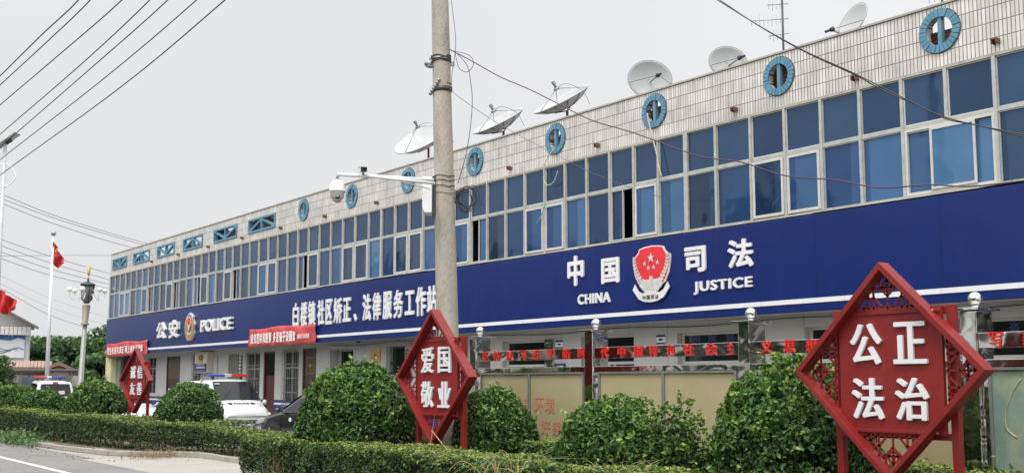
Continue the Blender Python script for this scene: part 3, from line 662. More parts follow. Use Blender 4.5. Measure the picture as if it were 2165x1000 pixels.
for s_ in (-1, 1):
    for k in range(9):
        t = k/8; a0 = (.93-.22*math.sin(t*3.0)*0-.28*(1-t)**1.5) ; px_, pz_ = cx+s_*ww*(.42+.46*math.sin(t*1.75)), cz+hh*(-.42+.98*t)
        for q in (-1, 1):
            an = R(90-s_*(-12)+q*26*s_*0) ; dirx, dirz = q*.55*(1 if True else 0), .84
            L_ = hh*.20; c0 = Vector((px_, 0, pz_)); u = Vector((dirx, 0, dirz)).normalized(); v = Vector((-u.z, 0, u.x)); sc = 1-.35*t
            ps = [c0, c0+u*L_*.5*sc+v*ww*.075*sc, c0+u*L_*sc, c0+u*L_*.5*sc-v*ww*.075*sc]
            b.prism([(p_.x, p_.z) for p_ in ps], FY-.048-.001*k-.0005*q, FY-.037)
b.prism(shp([(-.5, -.18), (-.08, -.2), (-.07, -.08), (.07, -.08), (.08, -.2), (.5, -.18), (.62, -.4), (.35, -.62), (-.35, -.62), (-.62, -.4)]), FY-.052, FY-.0371)
b.build("silver_wreath", SILV, sh)
RIB = mat("silver_ribbon", (.66, .64, .63), .4, .25, .12, 5)
b = MB()
for s_ in (-1, 1): b.prism(shp([(s_*.86, -.33), (s_*.97, -.52), (s_*.72, -.80), (s_*.45, -.9), (s_*.34, -.72), (s_*.66, -.58)]), FY-.057, FY-.0375)
b.prism(shp([(-.52, -.70), (-.25, -.62), (0, -.60), (.25, -.62), (.52, -.70), (.68, -.85), (.35, -.97), (0, -1.0), (-.35, -.97), (-.68, -.85)]), FY-.064, FY-.0376); rb = b.build("ribbon", RIB, sh)
b = MB()
for k, c_ in enumerate("中国司法"): letters(b, c_, cx+ww*(-.42+.22*k), cx+ww*(-.25+.22*k), cz+hh*(-.90), cz+hh*(-.75), FY-.068, .004, .01)
b.build("ribbon_lettering", BLACKL, rb)
# ================================================================== banners
def banner(name, label, px, txts, Y, group):
    """four corners in the photo order: top-left, top-right, bottom-right, bottom-left"""
    P = [at(x, y, Y) for x, y in px]; xl, xr = (P[0].x+P[3].x)/2, (P[1].x+P[2].x)/2
    t = thing(name, label, "banner", (xl, Y, P[3].z), group=group)
    n, m_ = 40, 8; vs = []; fs_ = []
    for i in range(n+1):
        u = i/n; top = P[0].lerp(P[1], u); bot = P[3].lerp(P[2], u)
        for j in range(m_+1):
            v = j/m_; p = bot.lerp(top, v); sag = -.03*math.sin(math.pi*u*3)*(v) ; y = Y-.02-.02*math.sin(u*23+v*5)-.012*math.sin(u*51+v*9)-.03*(1-v)*math.sin(u*7)**2
            vs.append((p.x, y, p.z+sag))
    for i in range(n):
        for j in range(m_): a = i*(m_+1)+j; fs_.append((a, a+1, a+m_+2, a+m_+1))
    b = MB(); b.add(vs, fs_, True); cl = b.build("cloth", BANNER, t, recalc=False); sm = cl.modifiers.new('thick', 'SOLIDIFY'); sm.thickness = .003
    H = P[0].z-P[3].z
    for s_, u0, u1, v0, v1, bo in txts:
        b = MB()
        k = len(s_.replace(' ', ''))+.4*s_.count(' '); u = u0; st = (u1-u0)/k
        for ch in s_:
            if ch == ' ': u += .4*st; continue
            bot = P[3].lerp(P[2], u+st/2); hgt = (P[0].lerp(P[1], u)-P[3].lerp(P[2], u)).z
            xa = P[3].x+(P[2].x-P[3].x)*u; xb = P[3].x+(P[2].x-P[3].x)*(u+st*.86)
            letters(b, ch, xa, xb, bot.z+v0*hgt, bot.z+v1*hgt, Y-.085, .004, bo); u += st
        b.build("lettering", PALEL, t)
banner("banner", "red cloth banner with white writing at the far left end of the blue fascia", [(226, 727), (313, 718), (312, 749), (225, 755)], [("陌生电话先求证 网上转款须谨慎", .06, .93, .18, .72, .03)], FY-.03, "red banners hung on the blue fascia")
banner("banner", "red cloth banner over the fascia, partly covering the first characters of the long title", [(528, 696), (669, 684), (668, 725), (526, 734)], [("投资理财和股票 多是骗子设圈套", .06, .75, .16, .72, .03), ("惠民区公安局宣", .77, .94, .28, .52, .02)], FY-.05, "red banners hung on the blue fascia")
# ================================================================== signs on the ground floor wall
def wall_sign(name, label, px, m_, d=.03, group=None, Y=None, frame=None):
    Y = Y or WY; x0, x1 = X(px[0], Y, (px[2]+px[3])/2), X(px[1], Y, (px[2]+px[3])/2); xm = (px[0]+px[1])/2; z1, z0 = at(xm, px[2], Y).z, at(xm, px[3], Y).z
    t = thing(name, label, "sign", ((x0+x1)/2, Y, z0), group=group)
    b = MB(); b.box((x0, Y-d, z0), (x1, Y-.002, z1)); b.build("sign_board", m_, t, bevel=.004)
    return t, x0, x1, z0, z1, Y-d
t, x0, x1, z0, z1, yf = wall_sign("light_box", "cream wall light box with police badge above a blue name plate beside the steel door", (424, 450, 744, 788), mat("cream_light_box", (.50, .47, .40), .4), .25)
b = MB(); b.box((x0+.03, yf-.008, z0+.03), (x1-.03, yf-.001, z0+(z1-z0)*.44)); b.build("name_plate", SKIRT, t)
b = MB(); H = z1-z0; xm = (x0+x1)/2
b.prism([(xm+.30*math.cos(a), z0+H*.70+H*.17*math.sin(a)) for a in [i*math.pi/10 for i in range(20)]], yf-.01, yf-.001); b.prism([(xm-.3, z0+H*.58), (xm+.3, z0+H*.58), (xm+.2, z0+H*.50), (xm-.2, z0+H*.50)], yf-.0105, yf-.0015)
e = b.build("badge", GOLD, t)
b = MB(); b.prism([(xm+.21*math.cos(a), z0+H*.73+H*.125*math.sin(a)) for a in [i*math.pi/10 for i in range(20)]], yf-.015, yf-.011); b.build("badge_shield", BLACKL, e)
b = MB(); b.prism([(xm+.12*math.cos(a), z0+H*.745+H*.075*math.sin(a)) for a in [i*math.pi/10 for i in range(20)]], yf-.019, yf-.0155); b.build("badge_disc", MATS["badge_red"], e)
b = MB(); W_ = x1-x0
letters(b, "惠民公安分局", x0+W_*.2, x1-W_*.2, z0+H*.35, z0+H*.41, yf-.012, .003, .01); letters(b, "白楼派出所", x0+W_*.15, x1-W_*.15, z0+H*.21, z0+H*.31, yf-.012, .003, .03); letters(b, "POLICE STATION", x0+W_*.15, x1-W_*.15, z0+H*.09, z0+H*.12, yf-.012, .003, .01)
b.build("lettering", WHITEP, t)
t, x0, x1, z0, z1, yf = wall_sign("green_vertical_sign", "narrow dark green vertical sign with white characters right of the corrugated shutter", (504.5, 512, 752, 806), mat("dark_green_enamel", (.012, .05, .035), .4))
b = MB(); n = 7
for k, c_ in enumerate("值班室电话白楼"): letters(b, c_, x0+.05, x1-.05, z1-(z1-z0)*(k+.9)/n, z1-(z1-z0)*(k+.15)/n, yf-.004, .003, .02)
b.build("lettering", PALEL, t)
t, x0, x1, z0, z1, yf = wall_sign("gold_plaque", "gold mirror plaque with red emblem on the white wall left of the entrance", (785.5, 805, 738.5, 765.5), GOLD, .04)
b = MB(); b.box(((x0+x1)/2-.03, yf-.004, z0+.12), ((x0+x1)/2+.04, yf-.0005, z1-.2)); b.prism(star((x0+x1)/2, z1-.18, .09), yf-.005, yf-.0006); b.build("emblem", mat("bronze_relief", (.25, .08, .04), .4), t)
t, x0, x1, z0, z1, yf = wall_sign("vertical_name_board", "tall pale wooden name board with black vertical writing right of the glass entrance", (858.5, 871, 726, 800), mat("pale_wood", (.40, .33, .22), .6, 0, .15, 3, stretch=(6, 6, 1)), .05)
b = MB()
for k, c_ in enumerate("白楼镇司法所"): letters(b, c_, x0+.05, x1-.05, z1-.14-.33*k-.27, z1-.14-.33*k, yf-.005, .004, .02)
b.build("lettering", BLACKL, t)
t, x0, x1, z0, z1, yf = wall_sign("vertical_name_board", "brushed steel vertical name board with black writing behind the notice board", (1154, 1172.5, 717, 800), STEEL, .05)
b = MB()
for k, c_ in enumerate("进社区司法"): letters(b, c_, x0+.06, x1-.06, z1-.30-.36*k-.29, z1-.30-.36*k, yf-.005, .004, .03)
b.build("lettering", BLACKL, t)
def plaque(label, px, blue, txt):
    t, x0, x1, z0, z1, yf = wall_sign("wall_plaque", label, px, WHITEP if not blue else SKIRT, .02, "small plaques on the ground floor wall")
    H = z1-z0; b = MB()
    if not blue:
        b.box((x0, yf-.003, z1-H*.22), (x1, yf-.0005, z1)); b.box((x0, yf-.003, z0), (x1, yf-.0005, z0+H*.15)); b.build("blue_band", SKIRT, t); b = MB()
        letters(b, txt, x0+.08, x1-.08, z0+H*.38, z0+H*.62, yf-.004, .003, .02); b.build("lettering", BLACKL, t)
    else: letters(b, txt, x0+.06, x1-.06, z0+H*.3, z0+H*.7, yf-.004, .003, .02); b.build("lettering", WHITEP, t)
plaque("small white plaque with blue bands behind the left end of the notice board", (1175.5, 1191, 719.5, 736), False, "接待室")
plaque("small white plaque with blue bands on the wall left of the wide middle window", (1388.5, 1407.5, 708, 727), False, "法律服务室")
plaque("small blue plate with white writing low on the wall behind the notice board", (1174, 1196, 768, 782), True, "人民调解")
Yg = WY+.178; WLM = mat("blue_film_lettering", (.02, .035, .13), .5)
for c_, a in zip("调解室", (1462, 1497, 1534)): b = MB(); letters(b, c_, X(a, Yg, 715), X(a+18, Yg, 715), at(a, 723, Yg).z, at(a, 705, Yg).z, Yg-.004, .003, .02); b.build("window_character", WLM, bld)
b = MB(); letters(b, "咨", X(2133, Yg, 690), X(2156, Yg, 690), at(2140, 708, Yg).z, at(2140, 680, Yg).z, Yg-.004, .003, .02)
b.build("window_character", WLM, bld)
# thin cable clipped under the fascia
b = MB(); pts = [(x, WY-.02, 2.93+.03*math.sin(x*1.3)) for x in np.linspace(-32, BX1-.5, 60)]; b.tube(pts, .008, 5)
tag(b.build("wall_cable", CABLE), "thin dark cable clipped along the wall just under the fascia", "cable")
t = thing("bullet_camera", "small dark security camera on the wall under the fascia, left of the gold plaque", "camera", at(764, 721, WY))
b = MB(); p = at(764, 721, WY); b.tube([p+Vector((0, -.02, 0)), p+Vector((0, -.12, 0))], .02, 8); b.build("bracket", DARKM, t)
b = MB(); b.tube([p+Vector((-.16, -.16, .04)), p+Vector((.06, -.12, -.02))], .045, 12); b.build("housing", DARKM, t)
# ================================================================== rooftop dishes and aerials
def ring_pts(r, z, n=36): return [(r*math.cos(2*math.pi*i/n), r*math.sin(2*math.pi*i/n), z) for i in range(n+1)]
def dish(label, px, py, Y, r, nrm, kind, rz=7.25, elong=1.0, feed=(0, 0)):
    c = at(px, py, Y); n = (RIGHT*nrm[0]+UP*nrm[1]-FWD*nrm[2]).normalized()
    t = thing("satellite_dish", label, "satellite dish", (c.x, c.y, rz), group="satellite dishes on the roof")
    Q = n.to_track_quat('Z', 'Y').to_matrix().to_4x4(); Mx = Matrix.Translation(c) @ Q; f = r*.72 if kind == 'prime' else r*1.1
    b = MB(); prof = [(r*k/12, (r*k/12)**2/(4*f)) for k in range(13)]; prof = [(max(a, .004), z) for a, z in prof]; dz = prof[-1][1]
    prof = [(a, z-dz*.6) for a, z in prof]
    b2 = MB(); b2.lathe(prof, n=48); rim = prof[-1]
    b2.lathe([(rim[0], rim[1]), (rim[0]+.012, rim[1]+.006), (rim[0]+.015, rim[1]-.012), (rim[0]-.01, rim[1]-.02)], n=48)
    b2.v = [tuple(Mx @ Vector((v[0], v[1]*elong, v[2]))) for v in b2.v]
    o = b2.build("reflector", DISHM, t, recalc=False); sm = o.modifiers.new('thick', 'SOLIDIFY'); sm.thickness = .006; sm.offset = 0
    if kind == 'prime':
        b = MB()
        for k in range(12):
            a = 2*math.pi*k/12; b.tube([Mx @ Vector((rr*math.cos(a), rr*math.sin(a), rr**2/(4*f)-dz*.6-.02)) for rr in (.05*r, .35*r, .7*r, .98*r)], .009, 4)
        b.build("ribs", GALV, t)
        b = MB(); fp = Vector((0, 0, f*1.0-dz*.6))
        for k in range(3):
            a = 2*math.pi*k/3+.5; b.tube([Mx @ Vector((r*.97*math.cos(a), r*.97*math.sin(a), rim[1])), Mx @ fp], .011, 6)
        fa = b.build("feed_struts", GALV, t)
        b = MB(); b.tube([Mx @ (fp+Vector((0, 0, -.05))), Mx @ (fp+Vector((0, 0, .02)))], .075, 14); b.tube([Mx @ (fp+Vector((0, 0, .02))), Mx @ (fp+Vector((.02, 0, .17)))], .035, 10); b.box((-.04, -.03, .1), (.05, .03, .2), Mx @ Matrix.Translation(fp)); b.build("feed_horn", GALV, fa)
        b = MB(); pts = catmull([Mx @ fp, Mx @ (fp*.9+Vector((r*.4, .1, .05))), Mx @ Vector((r*.98, .1, rim[1])), Mx @ Vector((r*1.02, .1, -.3))], 8); b.tube(pts, .006, 5); b.build("feed_cable", CABLE, fa)
    else:
        b = MB(); e0 = Mx @ Vector((feed[0]*.3, feed[1]*.9, -.05)); e1 = Mx @ Vector((feed[0], feed[1], r*.95))
        b.tube([e0, e1], .016, 6); fa = b.build("feed_arm", GALV, t)
        b = MB(); dd = (c-e1).normalized(); b.tube([e1-dd*.02, e1+dd*.05], [.035, .055], 12); b.tube([e1+Vector((0, 0, .0))-dd*.02, e1-dd*.13], .026, 10); b.build("feed_horn", DARKM, fa)
        b = MB(); b.tube([Mx @ Vector((-r*.98, -.1, rim[1]-.02)), e1, Mx @ Vector((r*.98, -.1, rim[1]-.02))], .006, 5); b.build("stay_wire", DARKM, fa)
    b = MB(); back = Mx @ Vector((0, 0, -dz*.6-.08)); foot = Vector((back.x, back.y, rz))
    b.tube([back, (back.x, back.y, back.z-.12), foot], .035, 8)
    for k in range(3):
        a = 2*math.pi*k/3+.3; q = foot+Vector((.42*math.cos(a), .42*math.sin(a), 0)); b.tube([q, foot+Vector((0, 0, max(.3, (back.z-rz)*.75)))], .018, 6)
    b.tube([Mx @ Vector((0, r*.5*elong, (r*.5)**2/(4*f)-dz*.6-.02)), back, Mx @ Vector((0, -r*.5*elong, (r*.5)**2/(4*f)-dz*.6-.02))], .018, 6)
    b.build("mount", RUST, t)
    return t
dish("large stained white dish tilted up, half behind the concrete pole", 897, 297, 17.9, .98, (-.42, .82, .42), 'prime')
dish("large white dish tilted up, first one right of the concrete pole", 1056, 262, 17.9, .80, (-.44, .87, .24), 'prime')
dish("large clean white dish tilted up, standing between the two round-backed ones", 1190, 217, 17.9, .80, (-.46, .87, .22), 'prime')
b = MB(); 
dish("round grey dish facing the street with a thin feed arm, above the sixth round vent", 1373, 169, 17.4, .52, (.12, .15, .95), 'offset', elong=.86, feed=(.08, -.05))
dish("smaller round grey dish facing the street, farther right along the roof", 1538, 133, 17.6, .43, (.15, .22, .92), 'offset', elong=.84, feed=(.14, -.05))
dish("grey dish seen edge-on near the right end of the roof, feed to the left", 1805, 46, 17.6, .38, (-.86, .42, .30), 'offset', elong=1.0, feed=(-.10, -.36))
def aerial(px, py0, py1, Y, label, booms):
    p = at(px, py0, Y); q = at(px-1, py1, Y); t = thing("tv_aerial", label, "aerial", (p.x, p.y, 7.25), group="television aerials on the roof")
    b = MB(); b.tube([(p.x, p.y, 7.25), (p.x, p.y, q.z)], .022, 8); b.build("mast", DARKM, t)
    for z, ln, n, a in booms:
        b = MB(); d = (-RIGHT*math.cos(a)+FWD*math.sin(a)); d.z = 0; c = Vector((p.x, p.y, q.z-z)); b.tube([c+d*(-.12), c+d*ln], .009, 6)
        for k in range(n):
            e = c+d*(ln*(k+.6)/n); hl = .09+.02*(k % 3); b.tube([e-Vector((0, 0, hl)), e+Vector((0, 0, hl))], .005, 4)
        b.build("antenna_boom", GALV, t)
aerial(1656, 108, -25, 17.6, "tall dark television mast with three comb antennas", [(.34, .30, 4, .2), (.66, .66, 8, .2), (.98, .30, 4, .5)])
aerial(1992, 12, -14, 17.3, "short aerial stub just showing above the last round vent", [(.05, .25, 3, .2)])
# ================================================================== stainless notice board
BY = 10.3
nb = thing("notice_board", "long polished steel notice board with red characters along its rail", "notice board", (X(1015, BY), BY, 0))
PX = [at(x, y, BY).x for x, y in ((1015, 712), (1260, 702), (1588, 690), (2063, 668))]; PX += [PX[-1]+2.88]
for x in PX:
    b = MB(); b.box((x-.085, BY-.15, .1), (x+.085, BY+.15, 2.46)); p_ = b.build("post", STEEL, nb, bevel=.008)
    b = MB(); b.box((x-.14, BY-.21, 2.461), (x+.14, BY+.21, 2.49)); b.build("cap_plate", STEEL, p_, bevel=.004)
    b = MB(); b.tube([(x, BY, 2.491), (x, BY, 2.52)], .04, 20); b.sphere((x, BY, 2.585), .072, 24); b.build("ball_finial", STEEL, p_)
TXT = ["坚持以习近平新时", "代中国特色社会主", "义思想写入党章中", "写入宪法新时代"]
TXT[2] = "义思想"
RX = [[(1018.5, 1031), (1041, 1057), (1069, 1084), (1097.6, 1110.6), (1124, 1140), (1154, 1170), (1187, 1205.5), (1220, 1237)],
      [(1268, 1286), (1304, 1321), (1339, 1357), (1370, 1390), (1407, 1427), (1443, 1467), (1488, 1517), (1535, 1550)],
      [(1605, 1634), (1655, 1681), (1701, 1728)], [(2089, 2122), (2160, 2196)]]
CH = [list("坚持以习近平新时"), list("代中国特色社会主"), list("义思想"), list("写新")]
for k in range(len(PX)-1):
    xa, xb = PX[k]+.086, PX[k+1]-.086; wv = RX[k] if k < len(RX) else []
    b = MB(); b.box((xa, BY-.13, 2.085), (xb, BY-.05, 2.238)); rl = b.build("title_rail", STEEL, nb, bevel=.004)
    for c_, (p0, p1) in zip(CH[k], wv):
        pm = (p0+p1)/2; Yc = BY-.142; cz_ = 2.16; xm = X(pm, Yc, 740); hw = (X(p1, Yc, 740)-X(p0, Yc, 740))/2*.9
        b = MB(); letters(b, c_, xm-hw, xm+hw, cz_-.073, cz_+.08, Yc, .0115, .024, .8); b.build("character", REDW, rl)
    b = MB(); b.box((xa, BY-.12, 1.90), (xb, BY+.06, 1.975)); b.box((xa, BY-.10, .55), (xa+.07, BY+.05, 1.899)); b.box((xb-.07, BY-.10, .55), (xb, BY+.05, 1.899)); b.box((xa, BY-.10, .48), (xb, BY+.05, .549))
    cf = b.build("case_frame", STEEL, nb, bevel=.004)
    b = MB(); frame_rect(b, xa+.072, xb-.072, .552, 1.898, .028, BY-.115, BY-.06); xm = (xa+xb)/2
    b.box((xm-.022, BY-.113, .581), (xm+.022, BY-.061, 1.869)); b.build("glazing_bar", GALV, nb, bevel=.003)
    for (u0, u1) in ((xa+.10, xm-.022), (xm+.022, xb-.10)):
        b = MB(); b.box((u0, BY-.085, .581), (u1, BY-.07, 1.869)); pp = b.build("poster", GREENP if k == 3 else TANP, nb)
    b = MB(); yb = BY-.086
    if k == 0:
        for c_, q0, q1 in (("生", 1088, 1102), ("态", 1107.5, 1119), ("环", 1130, 1150), ("境", 1152, 1172)): b = MB(); letters(b, c_, X(q0, yb, 855), X(q1, yb, 855), at(1110, 872, yb).z, at(1110, 838, yb).z, yb-.003, .0025, .02); b.build("faded_character", FADER, nb)
        for c_, q0, q1 in (("共", 1048, 1066), ("建", 1070, 1086), ("美", 1090, 1107), ("好", 1143, 1163), ("家", 1167, 1188)): b = MB(); letters(b, c_, X(q0, yb, 900), X(q1, yb, 900), at(1130, 918, yb).z, at(1130, 886, yb).z, yb-.003, .0025, .02); b.build("faded_character", FADER, nb)
    if k == 3:
        pts = catmull([at(x, y, yb) for x, y in ((2158, 800), (2140, 830), (2126, 870), (2128, 905), (2150, 925))], 6); b.tube(pts, .008, 6); b.build("painted_curve", TANP, nb)
# ================================================================== red diamond signs
def red_sign(label, px, py, Y, txt, S=1.0, rot=0.0):
    c = at(px, py, Y); t = thing("diamond_sign", label, "sign", (c.x, Y, .1), rot, "red diamond signs in the hedge")
    zc = c.z-.1; D = .97*S; w_, dp = .052*S, .15*S; hp = .555*S
    b = MB()
    pr = lambda r, y: [(0, y, zc+r), (r, y, zc), (0, y, zc-r), (-r, y, zc)]
    vs = pr(D, -dp)+pr(D-w_*1.41, -dp)+pr(D, .0)+pr(D-w_*1.41, .0); fs_ = []
    for i in range(4):
        j = (i+1) % 4; fs_ += [(i, j, 4+j, 4+i), (8+i, 12+i, 12+j, 8+j), (i, 8+i, 8+j, j), (4+i, 4+j, 12+j, 12+i)]
    b.add(vs, fs_); b.build("diamond_frame", REDP, t, local=True, bevel=.004)
    b = MB(); b.box((-hp+.03, -.04, zc-hp), (hp-.03, -.005, zc+hp)); pn = b.build("panel", REDP, t, local=True)
    b = MB(); b.box((-hp, .002, zc+hp-.07), (hp, .06, zc+hp+.0)); b.build("rail", REDP, t, local=True, bevel=.003)
    b = MB(); b.box((-hp, .002, zc-hp-.04), (hp, .06, zc-hp+.02)); b.build("rail", REDP, t, local=True, bevel=.003)
    for zz in (zc+hp-.05, zc-hp+.01): b = MB(); b.box((-hp+.031, -.055, zz), (hp-.031, -.041, zz+.03)); b.build("panel_trim", REDP, t, local=True, bevel=.003)
    b = MB()
    for bx_ in (-hp+.10, hp-.10):
        for bz in (zc+hp-.035, zc-hp+.025): b.tube([(bx_, -.056, bz), (bx_, -.062, bz)], .009, 8)
    b.build("bolts", mat("pale_bolt", (.45, .38, .33), .5), pn, local=True)
    for s_ in (-1, 1):
        b = MB(); b.box((s_*(hp+.03)-.035, .061 if False else .0, 0), (s_*(hp+.03)+.035, .07, zc+hp+.01)); b.build("post", REDP, t, local=True, bevel=.004)
    # fretwork in the four corners
    for q in range(4):
        b = MB(); Rm = Matrix.Translation((0, 0, zc)) @ Matrix.Rotation(q*math.pi/2, 4, 'Y') @ Matrix.Translation((0, -.03, 0)); wf = .018*S
        A = D-w_*1.41; base = hp+.0; hh_ = A-base
        def ln(x0, z0, x1, z1, ww=wf):
            P = [Vector((x0, 0, z0)), Vector((x1, 0, z1))]; T = [Rm @ p for p in P]; nn = Rm.to_3x3() @ Vector((0, 1, 0)); b.bar(T[0], T[1], ww, .012, nn)
        lim = lambda z: A-z
        ln(-lim(base)+.01, base+.012, lim(base)-.01, base+.012)
        z1 = base+hh_*.30; z2 = base+hh_*.56
        ln(-lim(z1), z1, -.13*S, z1); ln(.13*S, z1, lim(z1), z1); ln(-lim(z2), z2, lim(z2), z2)
        for s_ in (-1, 1):
            ln(s_*.10*S, base+.01, s_*.10*S, z2) if False else None
            ln(s_*.145*S, base, s_*.145*S, lim(.145*S)-.0); ln(s_*.20*S, base, s_*.20*S, lim(.20*S))
            ln(0, base+hh_*.34, s_*.085*S, z2); ln(s_*.05*S, base+.01, s_*.145*S, z1+.01)
            ln(s_*.26*S, base, s_*.20*S, z1*.5+base*.5)
        ln(0, base, 0, z2)
        for cx_, cz_, r_ in ((-.035, .70, .045), (.035, .70, .045), (0, .60, .05)):
            ring = [(cx_*S+r_*S*math.cos(a), base+hh_*cz_+r_*S*math.sin(a)) for a in [i*math.pi/6 for i in range(13)]]
            for u, v in zip(ring, ring[1:]): ln(u[0], u[1], v[0], v[1], wf*.9)
        b.build("fretwork", REDP, t, local=True)
    g = .225*S; h = .20*S
    for ch, (sx, sz) in zip(txt, ((-1, 1), (1, 1), (-1, -1), (1, -1))):
        b = MB(); letters(b, ch, sx*g-.165*S, sx*g+.165*S, zc+sz*.245*S-.185*S, zc+sz*.245*S+.185*S, -.065, .023, .036, .30); b.build("character", WHITEP, t, local=True)
    return t
red_sign("large red diamond sign with white characters at right, the nearest of the three", 1886, 784, 8.6, "公正法治")
red_sign("red diamond sign in front of the foot of the concrete pole", 928, 797, 8.6, "爱国敬业")
red_sign("small far red diamond sign at left in the hedge before the parking yard", 291.5, 804, 10.3, "诚信友善", .96, R(8))
# ================================================================== concrete utility pole with cameras
pb = at(943, 600, 9.2); px0, py0 = pb.x, 9.2
up_ = thing("utility_pole", "round tapering concrete utility pole rising out of the hedge past the top edge", "pole", (px0, py0, 0))
PCX = lambda z: px0-RIGHT.x*.029*(z-3.3)
PCY = lambda z: py0-RIGHT.y*.029*(z-3.3)
b = MB(); pts = [(PCX(z), PCY(z), z) for z in np.linspace(0, 13, 14)]; b.tube(pts, [.19-.0073*z for z in np.linspace(0, 13, 14)], 40); b.build("pole_shaft", CONC, up_)
rad = lambda z: .19-.0073*z
def zpole(y): return dep(935, y, 16.6).z
def band(y, h, m_, n="clamp_band", tilt=0, par=None):
    z = zpole(y); b = MB(); r = rad(z)
    b.lathe([(r+.001, -h/2), (r+.010, -h/2), (r+.010, h/2), (r+.001, h/2)], (PCX(z), PCY(z), z), 40, axis=(tilt-RIGHT.x*.029, -RIGHT.y*.029, 1)); return b.build(n, m_, par or up_), z
def wrap(y0, y1, turns, m_, r_=.006, n="tie_wire"):
    z0, z1 = zpole(y0), zpole(y1); b = MB(); N = int(30*turns)
    b.tube([(PCX(z0)+(rad(z0)+r_*1.2)*math.cos(2*math.pi*turns*i/N), PCY(z0)+(rad(z0)+r_*1.2)*math.sin(2*math.pi*turns*i/N), z0+(z1-z0)*i/N+.02*math.sin(i*.33)) for i in range(N+1)], r_, 5); return b.build(n, m_, up_)
CR = RIGHT; CB = -Vector((FWD.x, FWD.y, 0)).normalized()
bnd, z_ = band(104, .05, GALV); wrap(98, 110, 4.2, CABLE, .009)
c0 = Vector((PCX(z_), PCY(z_), z_)); b = MB()
b.tube([c0-CR*(rad(z_)+.02)+CB*.05+Vector((0, 0, .06)), c0-CR*(rad(z_)+.035)+CB*.06-Vector((0, 0, .02))], .012, 6); b.tube([c0-CR*(rad(z_)+.11)+CB*.05-Vector((0, 0, .08)), c0-CR*(rad(z_)-.0)+CB*.10-Vector((0, 0, .08))], .032, 12); b.box((-.05, -.05, -.02), (.05, .05, .02), Matrix.Translation(c0-CR*(rad(z_)+.03)+CB*.05-Vector((0, 0, .115)))); b.build("wedge_clamp", GALV, bnd)
b = MB(); b.box((-.04, -.01, -.045), (.05, .01, .03), Matrix.Translation(c0+CR*(rad(z_)+.02)-Vector((0, 0, .06))) @ Matrix.Rotation(math.atan2(CR.y, CR.x), 4, 'Z')); b.build("eye_plate", GALV, bnd)
bnd, z_ = band(172, .075, DARKM); c0 = Vector((PCX(z_), PCY(z_), z_)); b = MB()
b.tube([c0-CR*(rad(z_)+.03)+CB*.06-Vector((0, 0, .07)), c0-CR*(rad(z_)-.10)+CB*.14+Vector((0, 0, .12))], .026, 10)
for k in range(6): b.sphere(tuple((c0-CR*(rad(z_)+.03)+CB*.06-Vector((0, 0, .07))).lerp(c0-CR*(rad(z_)-.10)+CB*.14+Vector((0, 0, .12)), k/5)), .034, 10)
b.build("strain_clamp", GALV, bnd); wrap(160, 172, 1.2, CABLE, .005)
b = MB(); b.box((-.03, -.03, -.035), (.03, .03, .035), Matrix.Translation(c0+CR*(rad(z_)-.02)+CB*.06)); b.build("bolt_block", DARKM, bnd)
for y in (366, 376, 388, 403): wrap(y, y+1, 1.02, CABLE if y < 400 else GALV, .005)
# cable box on the side of the pole
b = MB(); z0, z1 = zpole(447), zpole(366); cc = Vector((PCX(4.9), PCY(4.9), 0))-CR*(rad(5)+.0)
ang = math.atan2(CR.y, CR.x)
def obox(b, c, a0, a1): return b.box(a0, a1, Matrix.Translation(c) @ Matrix.Rotation(ang, 4, 'Z'))
b.prism([(-.17, z0+.10), (-.13, z0), (-.02, z0), (-.02, z1-.02), (-.17, z1-.02)], -.16, .16, M=Matrix.Translation(cc) @ Matrix.Rotation(ang, 4, 'Z')); b.build("equipment_box", WHITEM, up_, bevel=.012)
b = MB(); obox(b, cc, (-.02, -.1, z0-.03), (.03, .12, z1)); b.build("box_bracket", DARKM, up_)
# coil of spare cable
b = MB(); cz_ = zpole(415); cc = Vector((PCX(cz_), PCY(cz_), cz_))+CR*(rad(5)+.18)+CB*.02; rr = random.Random(4)
for k in range(9):
    r_ = .17+rr.uniform(-.05, .04); ex = rr.uniform(.65, 1.15); o_ = CR*rr.uniform(-.06, .06)+Vector((0, 0, rr.uniform(-.03, .04))); th = rr.uniform(0, 6.28)
    b.tube([cc+o_+CR*(r_*ex*math.cos(a+th))+CB*(.05*math.sin(a+k))+Vector((0, 0, r_*math.sin(a+th)-.02*math.sin(2*a))) for a in [i*2*math.pi/26 for i in range(27)]], .0055, 5, cap=False)
tag(b.build("cable_coil", CABLE), "tangled coil of spare black cable hanging on the right of the concrete pole", "cable coil")
# camera arms
ca = thing("camera_arm", "pair of white horizontal pipes strapped to the concrete pole", "bracket", (px0, py0, 4.8))
A0 = dep(916, 381, 16.55); A1 = dep(712, 369, 16.1); B0 = dep(918, 388, 16.45); B1 = dep(762, 371, 16.0)
b = MB(); b.tube([A0, A1], .028, 16); b.build("long_pipe", WHITEM, ca)
b = MB(); b.tube([B0, B1], .023, 16); b.build("short_pipe", WHITEM, ca)
b = MB(); b.tube([dep(908, 400, 16.5), dep(852, 384, 16.25)], .009, 8); b.build("brace_rod", WHITEM, ca)
dc = thing("dome_camera", "white dome camera hanging from the end of the long pipe", "camera", dep(713, 378, 16.1))
c = dep(713, 372, 16.1)
b = MB(); b.tube([c+Vector((0, 0, .02)), c-Vector((0, 0, .05))], .018, 12); b.tube([c-Vector((0, 0, .05)), c-Vector((0, 0, .065))], .045, 16); b.build("hanger", GALV, dc)
b = MB(); b.lathe([(.002, 0), (.05, -.005), (.085, -.03), (.105, -.08), (.118, -.15), (.122, -.165), (.122, -.175), (.105, -.18), (.10, -.27), (.002, -.275)], tuple(c-Vector((0, 0, .06))), 32); b.build("housing", WHITEM, dc)
